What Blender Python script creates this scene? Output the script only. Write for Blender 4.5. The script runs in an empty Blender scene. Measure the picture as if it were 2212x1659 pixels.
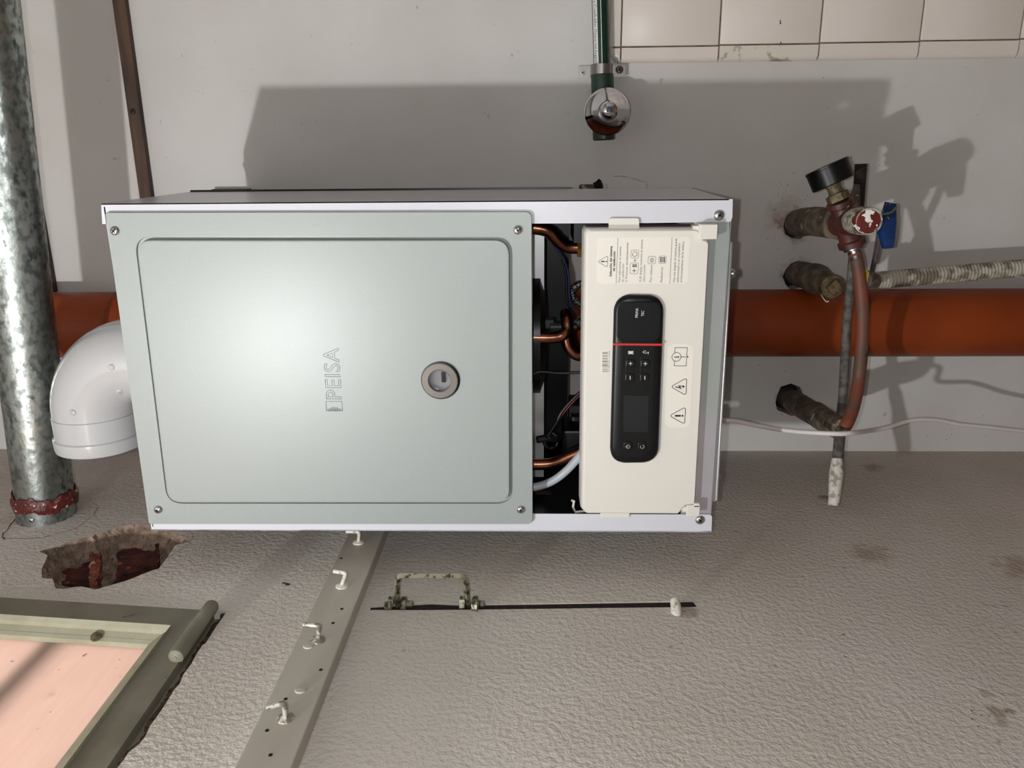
import bpy, bmesh, math, random
from mathutils import Vector, Matrix
from mathutils.geometry import delaunay_2d_cdt
random.seed(7)
rnd = random.uniform
V = Vector
SC = bpy.context.scene
COL = SC.collection

# ------------------------------------------------------------------ camera
CX, CY, F = 1106.0, 829.5, 1723.917
RC = Matrix(((-9.30141319e-03, 3.00687985e-02, -9.99504553e-01),
             (-9.58196181e-01, -2.86111837e-01, 3.09692850e-04),
             (-2.85960772e-01, 9.57724326e-01, 3.14730523e-02)))
CAM = V((0.45811819, -0.89602644, 0.21496791))
cd = bpy.data.cameras.new('camera')
cam = bpy.data.objects.new('camera', cd)
COL.objects.link(cam)
cd.sensor_width = 36.0
cd.sensor_fit = 'HORIZONTAL'
cd.lens = F * 36.0 / 2212.0
cd.clip_start = 0.02
m3 = Matrix((RC[0], -V(RC[1]), -V(RC[2]))).transposed()
cam.matrix_world = Matrix.Translation(CAM) @ m3.to_4x4()
SC.camera = cam

# ------------------------------------------------------------------ world, lamp, exposure
w = bpy.data.worlds.new('room_air')
SC.world = w
w.use_nodes = True
w.node_tree.nodes['Background'].inputs[0].default_value = (0.92, 0.95, 1.0, 1)
w.node_tree.nodes['Background'].inputs[1].default_value = 0.08
SC.view_settings.view_transform = 'Standard'
SC.view_settings.look = 'None'
SC.view_settings.exposure = 0.0
SC.view_settings.gamma = 1.0
SC.view_settings.use_curve_mapping = False
LAMP = V((0.008, -1.075, 0.848))
ld = bpy.data.lights.new('bulb_light', 'POINT')
ld.energy = 38.0
ld.color = (0.965, 0.985, 1.0)
ld.shadow_soft_size = 0.016
lamp = bpy.data.objects.new('bulb_light', ld)
lamp.location = LAMP
COL.objects.link(lamp)
# the small torch of the phone the picture was taken with
td = bpy.data.lights.new('phone_torch', 'POINT')
td.energy = 10.5
td.color = (0.985, 0.99, 1.0)
td.shadow_soft_size = 0.006
torch = bpy.data.objects.new('phone_torch', td)
torch.location = CAM + V((0, -0.005, 0.03))
COL.objects.link(torch)
# daylight outside the small window
ad = bpy.data.lights.new('outdoor_daylight', 'AREA')
ad.energy = 23.0
ad.size = 0.9
ad.color = (1.0, 0.90, 0.85)
al = bpy.data.objects.new('outdoor_daylight', ad)
al.location = (-0.95, -0.42, 1.05)
al.rotation_euler = (V((-1, 0, 0.1))).to_track_quat('Z', 'Y').to_euler()
COL.objects.link(al)

WY = 0.41      # back wall plane
XS = -0.053    # side wall plane
BH, BW, BD = 0.70, 0.40, 0.237

def ray(u, v):
    a = (u - CX) / F; b = (v - CY) / F
    return V((RC[0][i] * a + RC[1][i] * b + RC[2][i] for i in range(3))) if False else V([RC[0][i] * a + RC[1][i] * b + RC[2][i] for i in range(3)])
def P(u, v, y):            # the point seen at photo pixel u,v that lies at depth y (metres)
    d = ray(u, v); return CAM + d * ((y - CAM.y) / d.y)
def S(u, v, x=XS):         # same, on a plane parallel to the side wall
    d = ray(u, v); return CAM + d * ((x - CAM.x) / d.x)
def Z(u, v, z):
    d = ray(u, v); return CAM + d * ((z - CAM.z) / d.z)

# ------------------------------------------------------------------ materials
def lin(c):
    return tuple(((x / 255) / 12.92 if x / 255 <= 0.04045 else ((x / 255 + 0.055) / 1.055) ** 2.4) for x in c) + (1,)
def mat(name, rgb, rough=0.5, metal=0.0, rgb2=None, nscale=20, nlo=0.4, nhi=0.6, bump=None, detail=4,
        rough2=None, coat=0.0, rgb3=None, n3=(200, 0.62, 0.66), stretch=None, spec=None):
    m = bpy.data.materials.new(name); m.use_nodes = True
    nt = m.node_tree; N = nt.nodes; L = nt.links
    b = N['Principled BSDF']
    b.inputs['Base Color'].default_value = lin(rgb)
    b.inputs['Roughness'].default_value = rough
    b.inputs['Metallic'].default_value = metal
    if spec is not None: b.inputs['Specular IOR Level'].default_value = spec
    if coat: b.inputs['Coat Weight'].default_value = coat; b.inputs['Coat Roughness'].default_value = 0.08
    tc = N.new('ShaderNodeTexCoord'); src = tc.outputs['Object']
    if stretch:
        mp = N.new('ShaderNodeMapping'); mp.inputs['Scale'].default_value = stretch
        L.new(src, mp.inputs['Vector']); src = mp.outputs[0]
    def noise(sc, det=4):
        n = N.new('ShaderNodeTexNoise'); n.inputs['Scale'].default_value = sc; n.inputs['Detail'].default_value = det
        L.new(src, n.inputs['Vector']); return n.outputs['Fac']
    def remap(o, lo, hi, a=0., c=1.):
        r = N.new('ShaderNodeMapRange'); r.inputs[1].default_value = lo; r.inputs[2].default_value = hi
        r.inputs[3].default_value = a; r.inputs[4].default_value = c; L.new(o, r.inputs[0]); return r.outputs[0]
    colr = None
    if rgb2 is not None:
        f = remap(noise(nscale, detail), nlo, nhi)
        mx = N.new('ShaderNodeMix'); mx.data_type = 'RGBA'
        mx.inputs[6].default_value = lin(rgb); mx.inputs[7].default_value = lin(rgb2)
        L.new(f, mx.inputs[0]); colr = mx.outputs[2]
        if rough2 is not None:
            L.new(remap(f, 0, 1, rough, rough2), b.inputs['Roughness'])
    if rgb3 is not None:
        f = remap(noise(n3[0], 3), n3[1], n3[2])
        mx = N.new('ShaderNodeMix'); mx.data_type = 'RGBA'
        if colr: L.new(colr, mx.inputs[6])
        else: mx.inputs[6].default_value = lin(rgb)
        mx.inputs[7].default_value = lin(rgb3)
        L.new(f, mx.inputs[0]); colr = mx.outputs[2]
    if colr: L.new(colr, b.inputs['Base Color'])
    if bump:
        bs = bump if isinstance(bump[0], tuple) else (bump,)
        prev = None
        for sc, st, dist in bs:
            bn = N.new('ShaderNodeBump'); bn.inputs['Strength'].default_value = st; bn.inputs['Distance'].default_value = dist
            L.new(noise(sc, 3), bn.inputs['Height'])
            if prev: L.new(prev, bn.inputs['Normal'])
            prev = bn.outputs[0]
        L.new(prev, b.inputs['Normal'])
    return m

M_back = mat('painted_plaster', (204, 201, 197), 0.75, rgb2=(196, 191, 186), nscale=5, nlo=.35, nhi=.65,
             bump=((14, .5, .004), (220, .35, .0006)), rgb3=(150, 138, 126), n3=(160, .76, .80))
M_side = mat('rough_plaster', (205, 198, 190), 0.8, rgb2=(192, 183, 172), nscale=3.5, nlo=.35, nhi=.65,
             bump=((6, .5, .006), (170, 1.0, .0022), (420, .8, .0008)), rgb3=(140, 120, 98), n3=(11, .76, .82))
def stains(m, spots):
    """brown damp or rust marks of their own shape, at fixed places on the wall"""
    nt = m.node_tree; N = nt.nodes; L = nt.links; b = N['Principled BSDF']
    g = N.new('ShaderNodeNewGeometry'); base = b.inputs['Base Color'].links[0].from_socket
    nz = N.new('ShaderNodeTexNoise'); nz.inputs['Scale'].default_value = 60; nz.inputs['Detail'].default_value = 6; L.new(g.outputs['Position'], nz.inputs['Vector'])
    for p, rad, amt, col in spots:
        d = N.new('ShaderNodeVectorMath'); d.operation = 'DISTANCE'; L.new(g.outputs['Position'], d.inputs[0]); d.inputs[1].default_value = p
        r = N.new('ShaderNodeMapRange'); r.inputs[1].default_value = rad; r.inputs[2].default_value = rad*.15; r.inputs[3].default_value = 0; r.inputs[4].default_value = .62; L.new(d.outputs['Value'], r.inputs[0])
        a = N.new('ShaderNodeMath'); a.operation = 'ADD'; L.new(r.outputs[0], a.inputs[0]); L.new(nz.outputs[0], a.inputs[1])
        r2 = N.new('ShaderNodeMapRange'); r2.inputs[1].default_value = .72; r2.inputs[2].default_value = 1.05; r2.inputs[3].default_value = 0; r2.inputs[4].default_value = amt; L.new(a.outputs[0], r2.inputs[0])
        mx = N.new('ShaderNodeMix'); mx.data_type = 'RGBA'; L.new(r2.outputs[0], mx.inputs[0]); L.new(base, mx.inputs[6]); mx.inputs[7].default_value = lin(col); base = mx.outputs[2]
    L.new(base, b.inputs['Base Color'])
stains(M_back, [(P(1718, 484, WY), .045, .9, (128, 76, 48)), (P(1700, 465, WY), .05, .3, (120, 84, 64)), (P(1722, 593, WY), .04, .6, (88, 66, 50)), (P(1703, 864, WY), .035, .8, (70, 48, 36))])
stains(M_side, [(S(2148, 1535), .016, .55, (128, 100, 62)), (S(2184, 1537), .010, .5, (128, 100, 62)), (S(2165, 1560), .014, .45, (128, 100, 62)), (S(1880, 1195), .045, .5, (136, 108, 80)),
                (S(2205, 1225), .05, .5, (134, 104, 72)), (S(150, 1085), .09, .35, (150, 128, 96)), (S(40, 1120), .06, .35, (150, 128, 96)), (S(1785, 1074), .02, .7, (110, 84, 60)), (S(1885, 1010), .03, .5, (120, 92, 66)),
                (S(1480, 1320), .03, .5, (120, 96, 76)), (S(2156, 1603), .006, .7, (128, 100, 62)), (S(2130, 1500), .012, .4, (130, 110, 84))])
M_tile = mat('glazed_tile', (222, 213, 205), 0.3, rgb2=(216, 205, 195), nscale=9, nlo=.3, nhi=.7, bump=(9, .04, .001), spec=.3,
             rgb3=(140, 125, 105), n3=(140, .76, .78))
M_tiledirt = mat('glazed_tile_dirty', (216, 208, 196), 0.3, rgb2=(140, 128, 108), nscale=55, nlo=.56, nhi=.66, detail=8)
M_grout = mat('grout', (128, 108, 82), 0.9, rgb2=(96, 78, 56), nscale=40)
M_galv = mat('galvanised_steel', (176, 182, 178), 0.30, 1.0, rgb2=(112, 118, 114), nscale=120, nlo=.42, nhi=.62, rough2=.46,
             bump=(140, .45, .001), detail=10, rgb3=(66, 68, 66), n3=(60, .62, .76), stretch=(.7, 1, 1))
M_galvthin = mat('zinc_plate', (196, 190, 198), 0.34, 0.55, rgb2=(178, 184, 180), nscale=9)
M_zincrust = mat('worn_zinc', (150, 148, 126), 0.5, 0.6, rgb2=(70, 62, 48), nscale=160, nlo=.5, nhi=.6)
M_silver = mat('silver_paint', (153, 158, 156), 0.38, 0.06, rgb2=(149, 155, 152), nscale=700, bump=(1300, .10, .0002), spec=.30)
M_white = mat('white_enamel', (203, 203, 209), 0.26, spec=.35)
M_flue = mat('white_flue_enamel', (178, 178, 178), 0.2, coat=.5)
M_cream = mat('cream_plastic', (214, 209, 200), 0.42)
M_label = mat('label_paper', (222, 217, 206), 0.5)
M_black = mat('black_plastic', (13, 13, 14), 0.36, spec=.3)
M_gloss = mat('display_glass', (16, 22, 24), 0.08)
M_ink = mat('ink', (22, 20, 26), 0.6)
M_inkw = mat('white_print', (214, 216, 210), 0.5)
M_outline = mat('pressed_outline', (128, 130, 136), 0.5, .1)
M_red = mat('red_accent', (190, 40, 36), 0.4)
M_dark = mat('dark_steel', (48, 48, 50), 0.5, .5)
M_void = mat('black_and_hole_shade', (14, 12, 10), 0.9)  # matt black, also used to paint the shade in holes and gaps
M_rustvoid = mat('rusty_dark', (14, 11, 9), 0.9, rgb2=(34, 26, 20), nscale=200, nlo=.5, nhi=.6)
M_copper = mat('copper', (150, 98, 74), 0.30, 1.0, rgb2=(96, 60, 46), nscale=40)
M_brass = mat('brass', (196, 160, 92), 0.35, 1.0)
M_oldbrass = mat('old_brass', (116, 100, 70), 0.6, .35, rgb2=(76, 66, 48), nscale=120)
M_chrome = mat('chrome', (212, 212, 214), 0.07, 1.0)
M_steel = mat('screw_steel', (196, 196, 196), 0.25, 1.0)
M_orange = mat('terracotta_plastic', (138, 58, 19), 0.45, spec=.3, rgb2=(116, 46, 12), nscale=7, nlo=.35, nhi=.65, rgb3=(196, 140, 110), n3=(120, .76, .79))
M_wood = mat('brown_wood', (80, 56, 35), 0.65, rgb2=(44, 28, 18), nscale=22, nlo=.42, nhi=.62, stretch=(.25, 2, 2), bump=(80, .3, .001), rgb3=(28, 16, 10), n3=(26, .68, .74))
M_rail = mat('grey_painted_wood', (182, 175, 163), 0.5, rgb2=(168, 160, 147), nscale=10, nlo=.35, nhi=.65, stretch=(1, .35, 1.5), bump=(30, .3, .0015), rgb3=(120, 104, 84), n3=(60, .74, .79))
M_hook = mat('painted_hook', (206, 202, 192), 0.4, rgb2=(150, 140, 122), nscale=180, nlo=.58, nhi=.64)
M_hookworn = mat('worn_hook', (130, 122, 106), 0.45, .4, rgb2=(206, 202, 192), nscale=150, nlo=.48, nhi=.56)
M_frame = mat('khaki_frame_paint', (128, 122, 106), 0.6, rgb2=(106, 100, 84), nscale=14, nlo=.4, nhi=.7, rgb3=(74, 56, 38), n3=(36, .70, .76), bump=(40, .3, .001))
M_bead = mat('cream_bead_paint', (150, 147, 126), 0.5, rgb2=(134, 131, 110), nscale=20, rgb3=(130, 118, 92), n3=(90, .70, .75))
M_green = mat('green_pipe', (12, 46, 33), 0.3, rgb2=(8, 38, 27), nscale=12)
M_greendk = mat('green_fitting', (20, 48, 38), 0.42, rgb2=(36, 48, 42), nscale=60)
M_iron = mat('dirty_iron_pipe', (116, 103, 86), 0.75, .05, rgb2=(74, 63, 52), nscale=45, nlo=.4, nhi=.6, bump=(150, .6, .0015), rgb3=(150, 138, 124), n3=(50, .64, .7))
M_rod = mat('grey_rod', (104, 98, 90), 0.7, rgb2=(70, 64, 58), nscale=90, nlo=.4, nhi=.6, rgb3=(176, 168, 158), n3=(30, .68, .74))
M_rack = mat('rusty_threaded_rod', (54, 38, 30), 0.8, .2, rgb2=(34, 26, 22), nscale=80)
M_redpl = mat('oxblood_plastic', (84, 42, 37), 0.45, rgb2=(60, 32, 28), nscale=60, rgb3=(176, 160, 150), n3=(60, .68, .72))
M_cap = mat('paint_specked_cap', (96, 34, 30), 0.4, rgb2=(232, 230, 226), nscale=110, nlo=.52, nhi=.55, detail=2)
M_nipple = mat('limed_nipple', (176, 168, 152), 0.7, rgb2=(104, 96, 82), nscale=130, nlo=.48, nhi=.58, bump=(160, .6, .001))
M_hose = mat('red_brown_hose', (116, 60, 42), 0.6, rgb2=(88, 66, 54), nscale=30, nlo=.42, nhi=.62, rgb3=(40, 32, 28), n3=(22, .66, .72))
M_conduit = mat('limed_conduit', (176, 168, 154), 0.8, rgb2=(112, 102, 88), nscale=50, nlo=.46, nhi=.58, bump=(120, .5, .001))
M_paintrod = mat('whitewashed_sleeve', (208, 202, 192), 0.7, rgb2=(150, 142, 130), nscale=120, nlo=.5, nhi=.6, bump=(200, .6, .001))
M_blue = mat('blue_lever', (18, 50, 104), 0.35, rgb2=(14, 40, 84), nscale=40, rgb3=(150, 150, 140), n3=(110, .68, .70))
M_greenstr = mat('green_string', (104, 128, 84), 0.8)
M_yellow = mat('yellow_ring', (206, 176, 32), 0.5)
M_greybar = mat('grey_lever', (132, 126, 132), 0.45, .3, rgb2=(96, 90, 92), nscale=60)
M_cable = mat('white_cable', (214, 204, 204), 0.4)
M_sealant = mat('red_sealant', (94, 28, 24), 0.42, rgb2=(70, 18, 16), nscale=90, bump=(160, .9, .002), rgb3=(200, 180, 172), n3=(170, .64, .67))
M_mortar = mat('mortar', (150, 128, 112), 0.95, rgb2=(112, 94, 80), nscale=60, nlo=.4, nhi=.6, bump=((90, .9, .003), (300, .6, .001)), rgb3=(96, 78, 64), n3=(150, .62, .66))
M_brick = mat('red_brick', (84, 34, 25), 0.95, rgb2=(40, 15, 12), nscale=50, nlo=.4, nhi=.6, bump=((70, .9, .004), (260, .6, .001)), rgb3=(140, 78, 58), n3=(70, .62, .70))
M_brickor = mat('orange_brick', (140, 74, 52), 0.95, rgb2=(100, 46, 32), nscale=60, bump=((90, .9, .003), (260, .6, .001)), rgb3=(196, 150, 122), n3=(90, .58, .64))
M_crack = mat('crack_shadow_fill', (60, 50, 42), 0.95)
M_stain = mat('plaster_stain', (150, 128, 104), 0.9)
M_rustflake = mat('rust_flakes', (74, 52, 34), 0.95, rgb2=(30, 22, 16), nscale=120, nlo=.45, nhi=.55)
M_fleck = mat('dirt', (104, 76, 56), 0.9)
M_tube = mat('grey_tube', (166, 172, 178), 0.35)
M_wire = mat('black_wire', (14, 14, 16), 0.4)
M_wireb = mat('blue_wire', (22, 30, 84), 0.4)
M_wirer = mat('red_wire', (96, 18, 16), 0.4)
M_braid = mat('braided_hose', (120, 120, 118), 0.45, .6, rgb2=(24, 24, 24), nscale=500, nlo=.48, nhi=.52)
M_mesh = mat('brown_mesh', (86, 60, 46), 0.7, rgb2=(34, 24, 20), nscale=500, nlo=.48, nhi=.52)
M_floor = mat('floor_tiles', (140, 120, 100), 0.5, rgb2=(120, 100, 84), nscale=4)
M_grey = mat('satin_aluminium', (150, 146, 142), 0.35, 1.0)
M_ring = mat('brushed_ring', (118, 113, 108), 0.3, 0.7)

def pane_mat():
    m = bpy.data.materials.new('frosted_pane'); m.use_nodes = True
    nt = m.node_tree; N = nt.nodes; L = nt.links; N.clear()
    out = N.new('ShaderNodeOutputMaterial'); tr = N.new('ShaderNodeBsdfTranslucent'); gl = N.new('ShaderNodeBsdfPrincipled')
    mx = N.new('ShaderNodeMixShader'); mx.inputs[0].default_value = 0.30
    tc = N.new('ShaderNodeTexCoord'); mp = N.new('ShaderNodeMapping'); mp.inputs['Scale'].default_value = (1, 3, 26)
    n = N.new('ShaderNodeTexNoise'); n.inputs['Scale'].default_value = 5; n.inputs['Detail'].default_value = 4
    L.new(tc.outputs['Object'], mp.inputs[0]); L.new(mp.outputs[0], n.inputs['Vector'])
    cr = N.new('ShaderNodeMix'); cr.data_type = 'RGBA'
    cr.inputs[6].default_value = (.90, .78, .72, 1); cr.inputs[7].default_value = (.80, .64, .57, 1)
    L.new(n.outputs[0], cr.inputs[0])
    n2 = N.new('ShaderNodeTexNoise'); n2.inputs['Scale'].default_value = 75; n2.inputs['Detail'].default_value = 3
    L.new(tc.outputs['Object'], n2.inputs['Vector'])
    r = N.new('ShaderNodeMapRange'); r.inputs[1].default_value = .70; r.inputs[2].default_value = .74; L.new(n2.outputs[0], r.inputs[0])
    c2 = N.new('ShaderNodeMix'); c2.data_type = 'RGBA'; L.new(r.outputs[0], c2.inputs[0]); L.new(cr.outputs[2], c2.inputs[6]); c2.inputs[7].default_value = (.3, .18, .1, 1)
    L.new(c2.outputs[2], tr.inputs[0]); gl.inputs['Base Color'].default_value = (.62, .5, .44, 1); gl.inputs['Roughness'].default_value = .3
    L.new(tr.outputs[0], mx.inputs[1]); L.new(gl.outputs[0], mx.inputs[2]); L.new(mx.outputs[0], out.inputs[0])
    return m
M_pane = pane_mat()
def glass_mat():
    m = bpy.data.materials.new('sight_glass'); m.use_nodes = True
    b = m.node_tree.nodes['Principled BSDF']; b.inputs['Transmission Weight'].default_value = 1; b.inputs['Roughness'].default_value = 0.02
    b.inputs['IOR'].default_value = 1.5; return m
M_glass = glass_mat()

# ------------------------------------------------------------------ builders
WL = {}
def group(name, loc, label, cat, grp=None):
    o = bpy.data.objects.new(name, None); COL.objects.link(o); o.location = loc; WL[o] = V(loc)
    o.empty_display_size = .02
    o['label'] = label; o['category'] = cat
    if grp: o['group'] = grp
    return o
def tag(o, label=None, cat=None, grp=None, kind=None):
    if label: o['label'] = label
    if cat: o['category'] = cat
    if grp: o['group'] = grp
    if kind: o['kind'] = kind
    return o
def obj(name, bm, m, parent=None, smooth=False, recalc=True):
    """link a bmesh given in world coordinates as one mesh object with its origin at its middle"""
    if recalc: bmesh.ops.recalc_face_normals(bm, faces=bm.faces[:])
    n = max(1, len(bm.verts)); c = V((0, 0, 0))
    for v in bm.verts: c += v.co
    c /= n
    for v in bm.verts: v.co -= c
    me = bpy.data.meshes.new(name); 
    if smooth is True:
        for f in bm.faces: f.smooth = True
    elif smooth:
        for f in bm.faces: f.smooth = True
        for e in bm.edges:
            if len(e.link_faces) == 2 and e.calc_face_angle(0) > math.radians(smooth): e.smooth = False
    bm.to_mesh(me); bm.free()
    for mm in (m if isinstance(m, (list, tuple)) else [m]): me.materials.append(mm)
    o = bpy.data.objects.new(name, me); COL.objects.link(o); WL[o] = c
    if parent is not None:
        o.parent = parent; o.location = c - WL[parent]
    else: o.location = c
    return o
def flatten(o, area=3e-5):
    for p in o.data.polygons:
        if p.area > area and max(abs(c) for c in p.normal) > .9995: p.use_smooth = False
    return o
def box(bm, a, b, mi=0):
    x0, x1 = sorted((a[0], b[0])); y0, y1 = sorted((a[1], b[1])); z0, z1 = sorted((a[2], b[2]))
    vs = [bm.verts.new(p) for p in ((x0,y0,z0),(x1,y0,z0),(x1,y1,z0),(x0,y1,z0),(x0,y0,z1),(x1,y0,z1),(x1,y1,z1),(x0,y1,z1))]
    for f in ((3,2,1,0),(4,5,6,7),(0,1,5,4),(1,2,6,5),(2,3,7,6),(3,0,4,7)):
        bm.faces.new([vs[i] for i in f]).material_index = mi
    return vs
def bbox(bm, a, b, r=.001, mi=0):     # bevelled box
    t = bmesh.new(); box(t, a, b)
    bmesh.ops.bevel(t, geom=t.edges[:], offset=r, segments=2, affect='EDGES', profile=.5)
    merge(bm, t, mi)
def merge(bm, t, mi=0):
    mp = {v: bm.verts.new(v.co) for v in t.verts}
    for f in t.faces:
        try: bm.faces.new([mp[v] for v in f.verts]).material_index = mi
        except ValueError: pass
    t.free()
def prism(bm, pts, vec, mi=0):
    a = [bm.verts.new(p) for p in pts]; b = [bm.verts.new(V(p) + V(vec)) for p in pts]
    n = len(pts)
    bm.faces.new(a).material_index = mi; bm.faces.new(b[::-1]).material_index = mi
    for i in range(n): bm.faces.new([a[i], b[i], b[(i+1) % n], a[(i+1) % n]]).material_index = mi
def loft(bm, loops, cap0=True, cap1=True, mi=0, closed=True):
    vs = [[bm.verts.new(p) for p in l] for l in loops]; n = len(loops[0])
    for a, b in zip(vs, vs[1:]):
        for i in range(n if closed else n-1):
            bm.faces.new([a[i], a[(i+1) % n], b[(i+1) % n], b[i]]).material_index = mi
    if cap0: bm.faces.new(vs[0][::-1]).material_index = mi
    if cap1: bm.faces.new(vs[-1]).material_index = mi
    return vs
def frame_of(d):
    d = V(d).normalized(); h = V((0,0,1)) if abs(d.z) < .9 else V((1,0,0))
    a = d.cross(h).normalized(); return a, d.cross(a).normalized()
def tube(bm, pts, r, n=14, cap=True, mi=0, flat=None):
    pts = [V(p) for p in pts]; m = len(pts)
    rs = r if isinstance(r, (list, tuple)) else [r] * m
    t = [(pts[min(i+1, m-1)] - pts[max(i-1, 0)]).normalized() for i in range(m)]
    a, b = frame_of(t[0]); loops = []
    for i in range(m):
        if i:
            q = t[i-1].rotation_difference(t[i]); a = q @ a; b = q @ b
        loops.append([pts[i] + (a * math.cos(2*math.pi*k/n) + b * math.sin(2*math.pi*k/n) * (flat or 1)) * rs[i] for k in range(n)])
    loft(bm, loops, cap, cap, mi)
def curve(pts, n=8):                  # catmull-rom through points
    pts = [V(p) for p in pts]; q = [pts[0]*2-pts[1]] + pts + [pts[-1]*2-pts[-2]]; out = []
    for i in range(1, len(q)-2):
        for k in range(n):
            s = k / n; a, b, c, d = q[i-1], q[i], q[i+1], q[i+2]
            out.append(.5 * ((2*b) + (c-a)*s + (2*a-5*b+4*c-d)*s*s + (3*b-a-3*c+d)*s**3))
    return out + [pts[-1]]
def lathe(bm, prof, o, ax, n=28, mi=0, cap=True):
    ax = V(ax).normalized(); a, b = frame_of(ax); o = V(o)
    loops = [[o + ax*h + (a*math.cos(2*math.pi*k/n) + b*math.sin(2*math.pi*k/n)) * max(r, 1e-5) for k in range(n)] for r, h in prof]
    loft(bm, loops, cap, cap, mi)
def round_poly(pts, rad, seg=6):      # round the corners of a flat polygon
    out = []; n = len(pts); pts = [V(p) for p in pts]
    for i in range(n):
        r = rad[i] if isinstance(rad, (list, tuple)) else rad
        p = pts[i]; a = (pts[i-1]-p); b = (pts[(i+1) % n]-p)
        if r <= 1e-6: out.append(p); continue
        ang = a.angle(b); d = min(r / math.tan(ang/2), a.length*.49, b.length*.49)
        p0 = p + a.normalized()*d; p1 = p + b.normalized()*d
        for k in range(seg+1):
            s = k/seg; out.append(p0*(1-s)**2 + p*2*s*(1-s) + p1*s*s)
    return out
def inset(pts, d):                    # offset a convex flat polygon inwards
    pts = [V(p) for p in pts]; n = len(pts); nrm = V((0,0,0)); c = sum(pts, V((0,0,0)))/n
    for i in range(n): nrm += (pts[i]-c).cross(pts[(i+1) % n]-c)
    nrm.normalize(); out = []
    for i in range(n):
        e0 = (pts[i]-pts[i-1]).normalized(); e1 = (pts[(i+1) % n]-pts[i]).normalized()
        n0 = nrm.cross(e0); n1 = nrm.cross(e1); m = (n0+n1); m = m/(m.length_squared)*2
        out.append(pts[i] + m*d)
    return out
def shift(pts, v): v = V(v); return [V(p)+v for p in pts]
def plate(bm, quad, rad, thick, bev, outv=(0,-1,0), seg=6, mi=0, back=True):
    """rounded plate: quad is its FRONT outline, thick goes away from outv"""
    o = V(outv); base = round_poly(quad, rad, seg); inn = round_poly(inset(quad, bev), [max(r-bev, .0001) for r in rad] if isinstance(rad, (list, tuple)) else max(rad-bev, .0001), seg)
    mid = round_poly(inset(quad, bev*.3), [max(r-bev*.3, .0001) for r in rad] if isinstance(rad, (list, tuple)) else max(rad-bev*.3, .0001), seg)
    loft(bm, [shift(base, -o*thick), shift(base, -o*bev), shift(mid, -o*bev*.3), inn], back, True, mi)
def screw(name, c, ax, r, parent, m=None, mx=None):
    bm = bmesh.new(); ax = V(ax).normalized()
    lathe(bm, [(r*1.0, 0), (r*1.02, r*.18), (r*.85, r*.42), (r*.5, r*.56), (0, r*.6)], c, ax, 20)
    a, b = frame_of(ax); q = random.random()*1.5; a, b = a*math.cos(q)+b*math.sin(q), b*math.cos(q)-a*math.sin(q)
    for d, e in ((a, b), (b, a)):
        cc = V(c)+ax*r*.50
        pts = [cc+d*r*.5+e*r*.11, cc-d*r*.5+e*r*.11, cc-d*r*.5-e*r*.11, cc+d*r*.5-e*r*.11]
        prism(bm, pts, ax*r*.14, 1)
    return obj(name, bm, [m or M_steel, mx or M_void], parent, 35)
FONT = None
def text_bm(bm, s, o, right, up, width=None, height=None, mi=0, off=.0002, bold=0, wrap=None):
    """flat lettering: baseline starts at o and runs along right"""
    cu = bpy.data.curves.new('t', 'FONT'); cu.body = s; cu.size = 1; cu.resolution_u = 2; cu.offset = bold; cu.extrude = 0
    t = bpy.data.objects.new('t', cu); COL.objects.link(t)
    dg = bpy.context.evaluated_depsgraph_get(); me = bpy.data.meshes.new_from_object(t.evaluated_get(dg))
    xs = [v.co.x for v in me.vertices]; x0, x1 = min(xs), max(xs)
    sx = width/(x1-x0) if width else height/.73; sy = height/.73 if height else sx
    right = V(right).normalized(); up = V(up).normalized(); nr = right.cross(up)
    vs = []
    for v in me.vertices:
        a, b = (v.co.x-x0)*sx, v.co.y*sy
        vs.append(bm.verts.new(wrap(a, b) if wrap else V(o)+right*a+up*b+nr*off))
    for p in me.polygons:
        try: bm.faces.new([vs[i] for i in p.vertices]).material_index = mi
        except ValueError: pass
    bpy.data.objects.remove(t); bpy.data.curves.remove(cu); bpy.data.meshes.remove(me)
def stroke(bm, pts, wd, nrm, closed=False, mi=0, lift=.0002):
    """flat inked line of width wd"""
    pts = [V(p)+V(nrm)*lift for p in pts]; n = len(pts); nrm = V(nrm).normalized()
    idx = range(n if closed else n-1)
    for i in idx:
        a, b = pts[i], pts[(i+1) % n]; d = (b-a)
        if d.length < 1e-7: continue
        d.normalize(); s = nrm.cross(d)*wd/2; e = d*wd*.3
        bm.faces.new([bm.verts.new(p) for p in (a-e+s, a-e-s, b+e-s, b+e+s)]).material_index = mi
def inside(p, poly):
    r = False; j = len(poly)-1
    for i in range(len(poly)):
        if (poly[i][1] > p[1]) != (poly[j][1] > p[1]) and p[0] < (poly[j][0]-poly[i][0])*(p[1]-poly[i][1])/(poly[j][1]-poly[i][1])+poly[i][0]: r = not r
        j = i
    return r
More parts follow.
